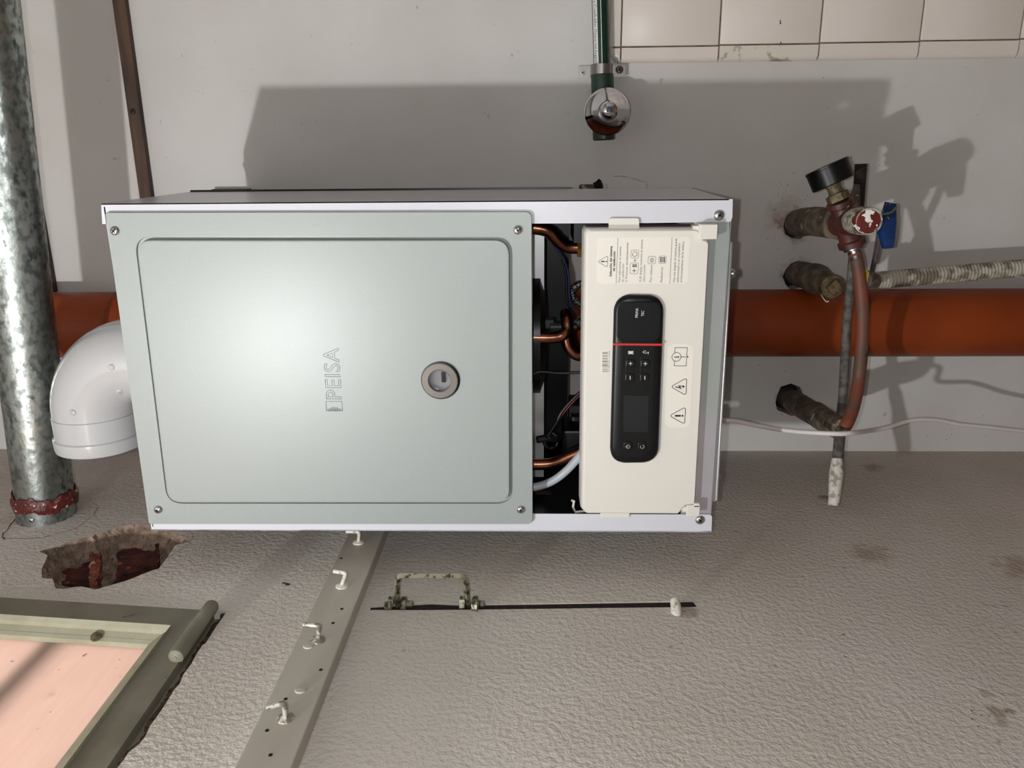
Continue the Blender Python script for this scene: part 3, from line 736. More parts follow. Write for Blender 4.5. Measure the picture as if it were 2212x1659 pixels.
bm = bmesh.new(); plate(bm, [P(1315, 471, -.004), P(1381, 471, -.004), P(1381, 500, -.004), P(1315, 500, -.004)], [.003,.003,0.0003,0.0003], .003, .0006)
prism(bm, [P(1315, 486, -.0045), P(1381, 486, -.0045), P(1381, 500, gy+.002), P(1315, 500, gy+.002)], V((0, .003, 0))); obj('tab', bm, M_cream, ctl)
bm = bmesh.new(); plate(bm, [P(1297, 1106, -.003), P(1297, 1119, -.003), P(1360, 1119, -.003), P(1360, 1106, -.003)], [0.0003,.003,.003,0.0003], .003, .0006); obj('tab', bm, M_cream, ctl)
bm = bmesh.new(); a, b = P(1508, 485, -.016), P(1549, 517, -.016); bbox(bm, (a.x, -.016, a.z-.002), (b.x, .006, b.z), .0008)
bbox(bm, (a.x-.002, -.010, a.z+.004), (a.x-.008, .006, a.z-.004), .0004); bbox(bm, (b.x+.001, -.010, a.z+.004), (b.x+.007, .006, a.z-.004), .0004); obj('hinge_clip', bm, M_cream, ctl)
bm = bmesh.new(); a, b = P(1484, 1091.5, -.014), P(1511, 1115.5, -.014); bbox(bm, (a.x, -.014, a.z), (b.x, .006, b.z), .0008)
lathe(bm, [(.0035, 0), (.0045, .004), (.0045, .012)], V(((a.x+b.x)/2, -.010, a.z+.002)), (0, 1, 0), 14)
a = P(1499, 1087.5, -.014); b = P(1511, 1096, -.014); bbox(bm, (a.x, -.014, a.z), (b.x, .006, b.z), .0006); obj('hinge_clip', bm, M_cream, ctl)
bm = bmesh.new(); tube(bm, [P(1234, 1081, .02), P(1240, 1082, .02), P(1238, 1096, .02), P(1243, 1106, .02), P(1262, 1104, .02)], .0016, 8); obj('wire_clip', bm, M_cream, boiler)
# label with printed text
X = V((1, 0, 0)); ZZ = V((0, 0, 1)); FN = V((0,-1,0))
def lab(q, rad, name='sticker'):
    bm = bmesh.new(); loft(bm, [shift(round_poly([P(u, v, gf) for u, v in q], rad, 6), (0, .0004, 0)), round_poly([P(u, v, gf) for u, v in q], rad, 6)]); return obj(name, bm, M_label, ctl)
lab([(1290,513.5),(1491,511.5),(1486,612),(1288,613)], .005)
lab([(1442,742.5),(1499,743),(1491,924),(1435,924)], .010)
lab([(1299,757),(1321,757),(1319,806),(1297,806)], .0005, 'barcode_label')
tf = gf-.0001
bm = bmesh.new()
def TL(s, su, sv, eu, ev, cap, bold=0.0, tgt=None, y=None):
    y = tf if y is None else y
    o = P(su, sv, y); e = P(eu, ev, y); r_ = (e-o); wd = r_.length; r_.normalize(); u_ = V((-r_.z, 0, r_.x))
    h = (P(su-cap, sv, y)-o).length
    text_bm(tgt or bm, s, o, r_, u_, wd, h, off=0, bold=bold)
TL('Selección del sistema', 1321.2, 597.3, 1322.6, 531.5, 5.4, .03)
TL('de calefacción', 1328.4, 586, 1329.4, 543, 5.4, .03)
TL('Para seleccionar el sistema', 1339.8, 609.5, 1342.2, 532.7, 5.0)
TL('de calefacción:', 1347.3, 609.5, 1348.2, 568.5, 5.0)
TL('1) Presionar simultaneamente:', 1355, 609, 1357.6, 523, 5.0)
TL('3) El display mostrará el sistema', 1385.2, 609, 1388.9, 517.5, 5.0)
TL('seleccionado:', 1392.9, 609, 1394, 571, 4.6)
TL('Piso radiante', 1407.6, 609, 1409.4, 573, 5.0)
TL('Radiadores', 1430.6, 609, 1432.2, 577, 5.0)
TL('Una vez elegido el sistema,queda', 1457.8, 610, 1462.8, 515, 5.0)
TL('seleccionado y se reestablece', 1465.8, 610, 1469.6, 525, 4.8)
TL('el funcionamiento de la caldera.', 1473.2, 610, 1478, 521, 5.0)
TL('&', 1373.5, 565, 1373.5, 559.5, 5.0)
def SP(pts, wd, closed=False, tgt=None, y=None): stroke(tgt or bm, [P(u, v, tf if y is None else y) for u, v in pts], wd, FN, closed, lift=0)
def RP(pts, rad, y=None): return round_poly([P(u, v, tf if y is None else y) for u, v in pts], rad, 4)
SP([(1334.9,514.3),(1331,613)], .0004); SP([(1451.9,512.7),(1446.7,612.4)], .0004)
def tri(a, b, c, wd, rad): stroke(bm, RP([a, b, c], rad), wd, FN, True, lift=0)
tri((1291,565),(1313,552.5),(1312,577.5), .00045, .0012)
SP([(1299,564.8),(1305.5,564.8)], .0013); SP([(1308.6,564.8),(1310.4,564.8)], .0012)
for q in (((1361.5,567.5),(1379,568),(1378,591.5),(1360.8,591)), ((1363.5,540),(1380,540),(1379.5,557.5),(1362.5,557)), ((1400.5,553.5),(1416.5,553.5),(1415.5,570),(1399.5,570)), ((1423.5,553),(1439.5,553),(1438.5,569.3),(1422.8,569))):
    stroke(bm, RP(q, .0018), .00035, FN, True, lift=0)
SP([(1366,584.5),(1374,584.5)], .0006); SP([(1370,580.5),(1370,588.5)], .0006)
def radiator(u0, u1, v0, v1, wd=.0004, tgt=None, y=None):
    for k in range(5):
        v = v0+(v1-v0)*k/4; SP([(u0, v), (u1, v)], wd, tgt=tgt, y=y)
    for u in (u0+.8, u1-.8): SP([(u, v0-1.2), (u, v1+1.2)], wd, tgt=tgt, y=y)
radiator(1366.5, 1375, 571.5, 576.5); radiator(1426, 1436.5, 556.5, 565.5, .0006)
for k in range(4):
    v = 558+k*2.6; SP([(1404,v),(1407,v+1.6),(1409.5,v-1),(1412,v+1)], .0004)
def arc(cu, cv, r, a0, a1, wd, n=14, tgt=None, y=None, sg=1):
    y_ = tf if y is None else y; c = P(cu, cv, y_); stroke(tgt or bm, [c+V((r*math.cos(math.radians(a0+(a1-a0)*k/n)), 0, r*math.sin(math.radians(a0+(a1-a0)*k/n)))) for k in range(n+1)], wd, FN, lift=0)
arc(1371.3, 548.8, .0026, 130, 410, .0005); SP([(1366.5,551.5),(1366.8,547.5)], .0006)
obj('lettering', bm, M_ink, ctl, recalc=False); bm = bmesh.new()
# warning pictograms
SP([(1457.5,762.5),(1458.3,751),(1484.5,751.2),(1483.6,767.5),(1486.8,770.8),(1483.2,774),(1482.3,790.3),(1456.5,790),(1457,779.5)], .0006)
arc(1461.3, 771, .0051, 0, 360, .0006, 26); SP([(1470.6,770.9),(1485.5,770.9)], .0007)
SP([(1459.5,771.2),(1466,771.2)], .0011); SP([(1456.6,771.2),(1457.6,771.2)], .001); SP([(1466.3,768.6),(1466.3,773.8)], .0005); SP([(1459.6,771),(1459.6,773.8)], .0005)
obj('pictogram', bm, M_ink, ctl, recalc=False); bm = bmesh.new()
tri((1449,835.5),(1483.7,815.8),(1482,854.2), .0007, .0022)
SP([(1459.3,835.5),(1470.5,838.6)], .0012); SP([(1471.5,839.5),(1466.2,833)], .0010); SP([(1466,833.2),(1476.5,835)], .0009); SP([(1475,833),(1478.3,835),(1475,837.2)], .0009)
obj('pictogram', bm, M_ink, ctl, recalc=False); bm = bmesh.new()
tri((1446.3,898),(1481,879),(1479,916.5), .0007, .0022)
SP([(1459,898.2),(1469.5,898.2)], .0021); SP([(1473.4,898.2),(1475.2,898.2)], .0020)
obj('pictogram', bm, M_ink, ctl, recalc=False); bm = bmesh.new()
# barcode
BARS = [(803,1.2),(800.6,.6),(797.8,1.0),(795.6,.5),(792.8,.9),(790.6,.5),(788.9,1.6),(786.4,.5),(785,.6),(783.6,.5),(780.6,1.8),(777.6,.7),(775.6,.6),(773.8,1.0),(770.8,.5),(769.4,.6),(767.9,.9),(764,1.3),(761.2,1.2)]
for v, wd in BARS: SP([(1301.2,v),(1312.8,v)], wd*.00052)
TL('07-000166-110325', 1316.6, 803.5, 1317.6, 758.5, 3.0)
obj('barcode', bm, M_ink, ctl, recalc=False)
# black console
ky = gy-.004
kq = [P(1323, 1003, ky), P(1326.5, 637, ky), P(1436, 637, ky), P(1420.5, 1003, ky)]
def console(q, y, rad):
    p = round_poly(q, rad, 10); return p
def bulge(q, amt):     # soft outward curve on the two short ends
    a, b, c, d = q; n = 8; o = [a]
    o.append(b); 
    for k in range(1, n): s = k/n; o.append(b.lerp(c, s)+V((amt*4*s*(1-s), 0, 0)))
    o += [c, d]
    for k in range(1, n): s = k/n; o.append(d.lerp(a, s)+V((-amt*4*s*(1-s), 0, 0)))
    return o
kq = [P(1317.5, 996, ky), P(1327, 641, ky), P(1434.5, 643, ky), P(1421.5, 995, ky)]
def kout(q, r0):
    p = [V(x) for x in q]; b = bulge(p, .0035); rr = [r0, r0]+[0]*7+[r0, r0]+[0]*7
    return round_poly(b, rr, 8)
R_ = .013
def kins(d): return kout([kq[0]+V((d, 0, -d)), kq[1]+V((-d, 0, -d)), kq[2]+V((-d, 0, d)), kq[3]+V((d, 0, d))], .0001+R_)
bm = bmesh.new()
def kround(d):
    q = [kq[0]+V((d, 0, -d)), kq[1]+V((-d, 0, -d)), kq[2]+V((-d, 0, d)), kq[3]+V((d, 0, d))]
    base = round_poly(q, [R_*1.35]*4, 10); cxx = (q[0].x+q[1].x)/2; hx = abs(q[1].x-q[0].x)/2; cz = sum(p.z for p in q)/4; hz = abs(q[1].z-q[2].z)/2
    return [p+V((math.copysign(.0028*(1-min(1, abs(p.z-cz)/hz)**2), p.x-cxx)*(1 if abs(p.x-cxx) > hx*.93 else 0), 0, 0)) for p in base]
loft(bm, [shift(kround(0), (0, .006, 0)), kround(0), shift(kround(.0015), (0, -.0022, 0)), shift(kround(.0040), (0, -.0034, 0)), shift(kround(.010), (0, -.0038, 0))])
cons = flatten(obj('console', bm, M_black, ctl, 40))
kf = ky-.0038
def kplate(q, rad, th, bev, m, name='button', y=kf):
    bm = bmesh.new(); plate(bm, [P(u, v, y-th) for u, v in q], rad, th+.0012, bev); return flatten(obj(name, bm, m, ctl, 40))
kplate([(1331,739),(1332,652),(1428,652),(1427,738)], .011, .0014, .0010, M_black, 'cap_panel')
bm = bmesh.new(); prism(bm, [P(1324.5, 741.8, kf-.0004), P(1324.5, 746, kf-.0004), P(1430, 747, kf-.0004), P(1430, 742.5, kf-.0004)], V((0, .0035, 0))); obj('red_line', bm, M_red, ctl)
for q in (((1351.5,768.5),(1372,768),(1370,831),(1350,831)), ((1383.5,768.5),(1404,768),(1402,831),(1382,831))):
    kplate(q, .0045, .0002, .0001, M_black, 'rocker_recess')
for cu, cv in ((1362,785.5),(1394,785.7),(1360.7,816),(1392.8,816.2)): kplate([(cu-9.5,cv-8.5),(cu+10,cv-8.5),(cu+9.5,cv+9),(cu-10,cv+9)], .003, .0016, .0007, M_black)
for cu, cv in ((1356.3,964),(1387,964.5)): kplate([(cu-9,cv-9),(cu+9.5,cv-9),(cu+9,cv+9),(cu-9.5,cv+9)], .003, .0014, .0007, M_black)
kplate([(1345.8,933.5),(1347.5,854),(1402,854.5),(1400,934)], .001, .0003, .0002, M_gloss, 'display')
bm = bmesh.new(); yl = kf-.0018
TL('PRIMA', 1378, 686, 1379, 665.8, 6.2, 0, y=kf-.0016); TL('TEC', 1391, 683.2, 1391.5, 671, 6.2, 0, y=kf-.0016)
obj('lettering', bm, M_inkw, ctl, recalc=False); bm = bmesh.new()
for cu, cv in ((1362,785.3),(1394,785.6)): SP([(cu-3.5,cv),(cu+3.5,cv)], .0007, y=yl); SP([(cu,cv-3.5),(cu,cv+3.5)], .0007, y=yl)
for cu, cv in ((1361.2,816),(1393,816.2)): SP([(cu,cv-3.3),(cu,cv+3.3)], .0009, y=yl)
radiator(1357, 1368, 759, 764.2, .0006, y=kf-.0003); 
SP([(1395.8,758.5),(1391,758.2),(1388.8,760.5),(1391,762.6),(1400,762.4)], .0006, y=kf-.0003); SP([(1400.6,760),(1400.6,764.8)], .0006, y=kf-.0003)
obj('button_symbols', bm, M_inkw, ctl, recalc=False); bm = bmesh.new()
for cu, cv, k in ((1356.5,965,0),(1387.3,965,1)):
    arc(cu, cv, .0021, 130 if not k else 60, 410 if not k else 340, .0007, y=kf-.0016)
SP([(1351.5,965),(1356,965)], .0006, y=kf-.0016)
obj('button_symbols', bm, M_inkw, ctl, recalc=False)
# ---- inner pipes, wires
def tb(name, pts, r, m, parent=boiler, n=12, smooth=True, flat=None):
    bm = bmesh.new(); tube(bm, curve([P(*p) for p in pts], 7), r, n, flat=flat); return obj(name, bm, m, parent, smooth)
tb('copper_pipe', [(1120,490,.06),(1160,493,.06),(1185,500,.06),(1205,520,.065),(1228,533,.07),(1262,535,.07)], .0078, M_copper)
bm = bmesh.new(); lathe(bm, [(.0115, 0), (.0115, .02)], P(1247, 536, .07), (0,0,-1), 6); obj('brass_nut', bm, M_brass, boiler)
tb('copper_pipe', [(1120,728,.05),(1160,729,.05),(1195,729,.05),(1215,724,.05),(1225,712,.055),(1224,690,.06),(1222,676,.07)], .0072, M_copper)
tb('copper_pipe', [(1222,715,.07),(1228,745,.07),(1245,765,.07),(1275,768,.07)], .008, M_copper)
tb('copper_pipe', [(1120,1001,.05),(1165,1003,.05),(1195,1000,.05),(1225,988,.05),(1262,972,.05)], [.0072]*99 if False else .0074, M_copper)
tb('drain_tube', [(1130,1052,.03),(1160,1051,.03),(1195,1038,.03),(1228,1012,.03),(1262,972,.035)], .0052, M_tube)
tb('wire', [(1160,470,.08),(1200,535,.08),(1222,570,.08),(1229,610,.08),(1230,640,.08),(1236,665,.08),(1262,690,.08)], .0014, M_wireb)
tb('wire', [(1215,560,.085),(1223,600,.085),(1224,640,.085),(1232,668,.085)], .0014, M_wire)
tb('wire', [(1150,808,.05),(1170,803,.05),(1210,806,.05),(1262,804,.05)], .0015, M_wire)
tb('wire', [(1265,838,.05),(1240,860,.05),(1215,888,.05),(1200,915,.05),(1180,945,.05)], .0022, M_wire)
tb('wire', [(1265,842,.052),(1240,866,.052),(1219,890,.052),(1208,905,.052)], .0013, M_wirer)
bm = bmesh.new(); bbox(bm, P(1215, 1000, .07), P(1290, 898, .13), .003); bbox(bm, P(1235, 905, .065), P(1290, 872, .13), .003); obj('pump_housing', bm, M_black, boiler)
bm = bmesh.new(); c = P(1190, 952, .06); tube(bm, [c+V((.011*math.cos(a*.5), rnd(-.003,.003), .009*math.sin(a*.5))) for a in range(14)], .0022, 8); tube(bm, [P(1160,950,.05), P(1185,945,.055), P(1200,948,.06)], .005, 8); obj('cable_bundle', bm, M_wire, boiler)
tb('braided_hose', [(1262,612,.1),(1244,618,.1),(1236,634,.1),(1244,650,.1),(1265,660,.1)], .005, M_braid)
tb('braided_hose', [(1236,700,.09),(1250,697,.09),(1280,694,.09)], .006, M_braid)
bm = bmesh.new(); lathe(bm, [(.004, -.02), (.004, 0), (.0075, .001), (.0075, .015), (.005, .016), (.005, .034)], P(1187, 706, .08), (0,0,-1), 16); obj('tap_fitting', bm, M_dark, boiler)
bm = bmesh.new(); box(bm, P(1175, 692, .075), P(1195, 700, .095)); obj('connector', bm, M_greendk, boiler)
bm = bmesh.new(); box(bm, P(1152, 1108, .10), P(1190, 1060, .11)); obj('insulation_sleeve', bm, M_mesh, boiler)
zh = P(1262, 700, .1).z
bm = bmesh.new(); bbox(bm, (.05, .06, .03), (.36, .17, zh-.012), .004); lathe(bm, [(.022, 0), (.022, .03)], (.12, .11, zh-.012), (0, 0, 1), 20); obj('hydraulic_block', bm, M_black, boiler)
bm = bmesh.new(); box(bm, P(1240, 484, .05), P(1285, 505, .15)); obj('valve_block', bm, M_black, boiler)

# ================================================================== FLUE ELBOW
ex, ey, ez = .191, .118, .815; er = .0545
elbow = group('flue_elbow', (ex, ey, BH), 'glossy white flue elbow leaving the top of the boiler towards the side wall', 'pipe')
bm = bmesh.new(); br = .072; pts = [(ex, ey, BH-.001), (ex, ey, BH+.01)]
cz = ez-br; pts = [V((ex, ey, BH)), V((ex, ey, max(BH+.002, cz)))]
for k in range(1, 17):
    a = math.pi/2*k/16; pts.append(V((ex-br+br*math.cos(a), ey, cz+br*math.sin(a))))
pts.append(V((ex-br-.006, ey, ez)))
tube(bm, pts, er, 48); obj('elbow', bm, M_flue, elbow, 40)
xe = ex-br-.002
bm = bmesh.new(); lathe(bm, [(er, 0), (er+.0012, .001), (er+.0012, .030), (er+.0012, .034)], (xe, ey, ez), (-1, 0, 0), 48); obj('sleeve', bm, M_flue, elbow, 40)
bm = bmesh.new(); lathe(bm, [(er+.0010, 0), (er+.0036, .002), (er+.0038, .004), (er+.0036, .014), (er+.0026, .0185), (er-.001, .0205), (er-.004, .019), (er-.004, -.02)], (xe-.029, ey, ez), (-1, 0, 0), 48, cap=False); obj('end_ring', bm, M_flue, elbow, 40)
def surf_dir(u, v, c0):      # point on a sphere-like elbow seen at a pixel
    return P(u, v, c0)
for u, v in ((241, 793), (157, 891), (258, 846)):
    # march the viewing ray to the elbow surface
    d = ray(u, v).normalized(); p = V(CAM); s = .5
    best = None
    while s < 1.6:
        q = CAM+d*s; dm = min(((q-a).length, i) for i, a in enumerate(pts))
        if dm[0] <= er+.0003: best = (q, (q-pts[dm[1]]).normalized()); break
        s += .0007
    if best: screw('screw', best[0]-best[1]*.0006, best[1], .0042, elbow, M_flue, M_flue)

# ================================================================== GALVANISED DUCT
yd = .147
g0 = P(101, 1106, yd); g1 = P(-34, 0, yd); gd = (g1-g0).normalized(); rg = .0385
gw = g0 + gd*((XS-g0.x)/gd.x)
duct = group('galvanised_duct', gw, 'mottled galvanised steel duct crossing above the boiler into the side wall', 'pipe')
bm = bmesh.new(); tube(bm, [gw-gd*.03, gw+gd*.35, gw+gd*.9, gw+gd*2.24], rg, 48); obj('duct', bm, M_galv, duct, 40)
bm = bmesh.new(); lathe(bm, [(rg+.0012, -.02), (rg+.0012, .030), (rg, .031)], gw, gd, 48); obj('collar', bm, M_galv, duct, 40)
bm = bmesh.new(); N_ = 96; a, b = frame_of(gd); lps = []
for j, (dr, dh) in enumerate(((.0006, .019), (.0026, .022), (.0034, .027), (.0030, .034), (.0018, .038), (.0004, .041))):
    lp = []
    for k in range(N_):
        an = 2*math.pi*k/N_; wob = .0022*math.sin(an*5+1)+.0016*math.sin(an*13)+rnd(-.0012, .0012)
        lp.append(gw+gd*(dh+wob)+(a*math.cos(an)+b*math.sin(an))*(rg+.001+dr+rnd(0, .0008)*(dr > .001)))
    lps.append(lp)
loft(bm, lps, False, False); obj('red_sealant', bm, M_sealant, duct, True)
# rivet screw on the collar
d = ray(68, 1124).normalized(); s = .5
while s < 2:
    q = CAM+d*s; ax = gw+gd*((q-gw).dot(gd))
    if (q-ax).length <= rg+.0014: screw('screw', q, (q-ax).normalized(), .004, duct); break
    s += .0005

# ================================================================== WALL PIPES ETC.
bm = bmesh.new(); zc_ = (P(600, 627, .355).z); xo0, xo1 = P(1900, 769, .352).x, P(1900, 626, .352).x
ro = (xo1-xo0)/2; xo = (xo0+xo1)/2; yo = WY-ro-.001
drain = group('drain_pipe', (xo, yo, FLO), 'thick terracotta-coloured drain pipe running upright behind the boiler', 'pipe')
tube(bm, [V((xo, yo, FLO)), V((xo, yo, CEIL))], ro, 48); obj('pipe', bm, M_orange, drain, 40)
bm = bmesh.new(); zs = P(216, 660, yo-ro).z; lathe(bm, [(ro, 0), (ro+.0035, .004), (ro+.0035, .06), (ro+.0048, .066), (ro+.0048, .082), (ro, .086)], (xo, yo, zs+.0), (0, 0, -1), 48); obj('socket', bm, M_orange, drain, 40)

# brown battens
def batten(u00, u01, u10, u11, v1, label, v0=0, x1=None):
    yb = WY-.012
    z1 = (P(u00, v0, yb).z+P(u10, v1, yb).z)/2; z0 = (P(u01, v0, yb).z+P(u11, v1, yb).z)/2
    xl = P(u10, x1 or v1, yb).x
    bm = bmesh.new(); bbox(bm, (xl, yb, z0), (2.19, WY, z1), .001)
    o = obj('wooden_batten', bm, M_wood); tag(o, label, 'batten', 'brown wooden battens on the back wall'); return o, yb, (z0+z1)/2
_, yb, zz = batten(243, 270, 301, 328, 437, 'brown wooden batten running level on the wall behind the top of the boiler', x1=628)
o_b = bpy.data.objects['wooden_batten']
screw('screw', P(287, 241, yb-.0002), (0,-1,0), .0042, o_b, M_dark)
yb2 = WY-.012; bm = bmesh.new(); e = P(117, 632, yb2); bbox(bm, (e.x, yb2, e.z), (2.19, WY, e.z+.022), .001)
tag(obj('wooden_batten', bm, M_wood), 'brown wooden batten almost hidden behind the galvanised duct', 'batten', 'brown wooden battens on the back wall')

# hook rail on the side wall
th = .017; xr = XS+th
zt = (S(521, 1659, xr).z+S(745.5, 1146, xr).z)/2; zb2 = (S(633, 1659, xr).z+S(812, 1187, xr).z)/2
rail = group('hook_rail', (XS, -.2, (zt+zb2)/2), 'grey-painted wooden board with bent metal hooks running along the side wall', 'coat rack')
bm = bmesh.new(); bbox(bm, (XS, -1.1, zb2), (xr, WY-.002, zt), .0012)
for u, v in ((737,1206),(738.5,1315.5),(719.5,1346),(693,1447),(617,1510),(577,1578),(584.5,1631)):
    c = S(u, v, xr); lathe(bm, [(.0019, 0), (.0019, .0002)], c+V((.00005,0,0)), (1, 0, 0), 10, mi=1)
for u, v in ((667,1395),(650,1490)):
    c = S(u, v, xr); lathe(bm, [(.006, 0), (.0052, .0012), (0, .0016)], c, (1, 0, 0), 14)
obj('board', bm, [M_rail, M_void], rail)
def lhook(bu, bv, ku, kv, tu, tv, out, m):
    b = S(bu, bv, xr); k = S(ku, kv, xr+out); tdir = S(tu, tv, xr+out); bm = bmesh.new()
    lathe(bm, [(.0078, 0), (.0075, .0014), (.004, .0026), (.003, .003)], b, (1, 0, 0), 20)
    b2 = b+V((.002, 0, 0))
    pts = [b2, b2.lerp(k, .8), k.lerp(tdir, .06)+V((-.001, 0, 0)), k.lerp(tdir, .2), tdir]
    tube(bm, curve(pts, 5), .0024, 10); o = obj('hook', bm, m, rail, 50); return o
lhook(775, 1172, 776, 1149, 748, 1148, .019, M_hook)
lhook(739, 1266, 747, 1238, 721, 1234, .021, M_hook)
lhook(687, 1383, 690, 1351, 655, 1350, .023, M_hookworn)
lhook(617, 1552, 614, 1518, 574, 1530, .024, M_hookworn)

# slot slider handle on the side wall
hx = XS
hand = group('slide_handle', S(935, 1310), 'worn zinc bail handle bolted in the narrow wall slot', 'handle')
bz = lambda u, v, o: S(u, v, XS+o)
o_ = .040
f0, f1 = S(858, 1306), S(1012, 1306)
bm = bmesh.new()
A0 = f0; A1 = S(857, 1246, XS+o_); B1 = S(1003, 1243, XS+o_); B0 = f1
A1.y = B1.y = (A1.y+B1.y)/2
tube(bm, curve([A0-V((.01,0,0)), A0.lerp(A1, .4), A0.lerp(A1, .82), A1.lerp(B1, .06), A1.lerp(B1, .3), A1.lerp(B1, .7), A1.lerp(B1, .94), B0.lerp(B1, .82), B0.lerp(B1, .4), B0-V((.01,0,0))], 6), .0044, 4, flat=.8)
obj('bail', bm, M_zincrust, hand, 30)
for c, rr in ((f0, .0085), (f1, .009)):
    bm = bmesh.new(); 
    lathe(bm, [(rr, 0), (rr, .006)], c+V((.001, 0, .004)), (0, 0, 1), 6); lathe(bm, [(rr*.8, 0), (rr, .002), (rr, .007)], c+V((.001, 0, -.004)), (0, 0, -1), 12)
    lathe(bm, [(.004, 0), (.004, .008), (.0028, .009)], c+V((.001, 0, -.010)), (0, 0, -1), 10); obj('nut', bm, M_zincrust, hand, 30)
bm = bmesh.new(); tube(bm, [S(1022,1307,XS+.004), S(1034,1309,XS+.004)], .007, 10); obj('bolt_end', bm, M_zincrust, hand, 30); bm = bmesh.new(); tube(bm, [S(832,1308,XS+.003), S(846,1307,XS+.004)], .005, 10); obj('bolt_end', bm, M_zincrust, hand, 30)
bm = bmesh.new(); p0, p1 = S(1449, 1328, XS+.001), S(1470, 1304, XS+.001)
tube(bm, [V((XS-.004, (p0.y+p1.y)/2-.008, (p0.z+p1.z)/2)), V((XS+.004, (p0.y+p1.y)/2-.002, (p0.z+p1.z)/2)), V((XS+.007, (p0.y+p1.y)/2+.008, (p0.z+p1.z)/2))], [.0065, .0062, .0055], 12)
o = obj('slot_stop', bm, M_hook, None, 40); tag(o, 'small white-painted stub at the lower end of the wall slot', 'peg')

# green water pipe, clamp, stop valve
yg = WY-.024; rp = .0122
ga, gb = P(1296, -10, yg), P(1300, 150, yg); gdr = (ga-gb).normalized(); gend = gb-gdr*.0
gp = group('green_pipe', gb, 'dark green water pipe with printed white stripe running in beside the tiles', 'pipe')
lo = P(1304, 296, yg)
bm = bmesh.new(); tube(bm, [gb, gb+gdr*1.0], rp, 28); obj('pipe', bm, M_green, gp, 40)
bm = bmesh.new(); lathe(bm, [(.0162, 0), (.0168, .002), (.0165, .048)], P(1300.5, 160, yg), -gdr, 28); obj('coupling', bm, M_greendk, gp, 40)
bm = bmesh.new(); e = P(1304.5, 303, yg); lathe(bm, [(.0150, 0), (.0168, .002), (.0168, .07)], e, gdr, 28); obj('tee_body', bm, M_greendk, gp, 40)
# stripe: arc of the pipe's surface, print on it
a = V((0,-1,0)); a = (a-gdr*a.dot(gdr)).normalized(); b = gdr.cross(a)
if b.z < 0: b = -b
def cylp(s, an, r): return gb+gdr*s+(a*math.cos(an)+b*math.sin(an))*r
bm = bmesh.new()
for (t0, t1) in ((math.radians(26), math.radians(66)), (math.radians(-1.5), math.radians(3.5))):
    n = 6; rows = [[bm.verts.new(cylp(s, t0+(t1-t0)*k/n, rp+.0002)) for k in range(n+1)] for s in (0, .3, .9)]
    for r0, r1 in zip(rows, rows[1:]):
        for k in range(n): bm.faces.new([r0[k], r0[k+1], r1[k+1], r1[k]])
obj('stripe', bm, M_inkw, gp, recalc=False)
bm = bmesh.new(); s_top = (P(1281, 4, yg)-gb).dot(gdr); s_bot = (P(1287, 143, yg)-gb).dot(gdr)
def wr(aa, bb): return cylp(s_top-aa, math.radians(55)-(bb/rp)*1.0, rp+.00035)
text_bm(bm, 'e/Clase5-6Bar Opaco-Ind.Argentin', gb, -gdr, b, width=s_top-s_bot, height=.0052, wrap=wr); obj('lettering', bm, M_ink, gp, recalc=False)
clamp = group('pipe_clamp', P(1298, 152, WY-.04), 'small bright saddle clamp holding the green pipe to the wall', 'clamp')
bm = bmesh.new(); prof = []
cx0 = gb
prs = []
for k in range(13): an = math.radians(-90+180*k/12); prs.append((math.sin(an)*(rp+.0022), -math.cos(an)*(rp+.0022)))
def cl(p, s): return V((gb.x+s, yg+p[1], gb.z+.0)) + V((0, 0, p[0]))
prs = [(-.037, .014), (-.0146, .014)]+[(q[0], q[1]) for q in prs]+[(.0146, .0215), (.034, .0215)]
vsA, vsB = [], []
xc0 = P(1298, 152, yg).x-gb.x
tp = [[V((gb.x+xc0+s, yg+p[1], gb.z-p[0]*-1)) for p in prs] for s in (-.0085, .0085)]
bm = bmesh.new(); n = len(prs); v0 = [bm.verts.new(p) for p in tp[0]]; v1 = [bm.verts.new(p) for p in tp[1]]
for i in range(n-1): bm.faces.new([v0[i], v0[i+1], v1[i+1], v1[i]])
bmesh.ops.recalc_face_normals(bm, faces=bm.faces[:]); bmesh.ops.solidify(bm, geom=bm.faces[:], thickness=.0012); obj('strap', bm, M_grey, clamp, 30)
screw('screw', P(1258.5, 157, yg+.0213), (0,-1,0), .0042, clamp, M_hook); screw('screw', P(1338, 150.5, yg+.0138), (0,-1,0), .0058, clamp, M_oldbrass)
valve = group('stop_valve', P(1312, 243, WY-.04), 'round chrome shut-off valve knob with blue dot on the green pipe', 'valve')
vc = P(1311.5, 241.5, WY-.052)
bm = bmesh.new(); lathe(bm, [(.030, .0), (.0335, .0004), (.0338, .002), (.030, .0065), (.016, .019), (.0148, .022)], V((vc.x, vc.y, vc.z)), (0,-1,0), 56); obj('cover_rose', bm, M_chrome, valve, 30)
vk = V((P(1317, 240, vc.y-.03).x, vc.y-.018, P(1317, 240, vc.y-.03).z)); vk = V((vc.x, vc.y-.020, vc.z))
bm = bmesh.new(); lathe(bm, [(.0135, 0), (.0138, .024), (.0132, .027), (.0105, .031), (.0050, .0335), (0, .0338)], vk, (0,-1,0), 48); obj('knob', bm, M_chrome, valve, 45)
bm = bmesh.new(); lathe(bm, [(.0030, 0), (.0028, .0012), (0, .0014)], vk+V((0,-.0335,0)), (0,-1,0), 16); obj('blue_dot', bm, M_blue, valve, 40)

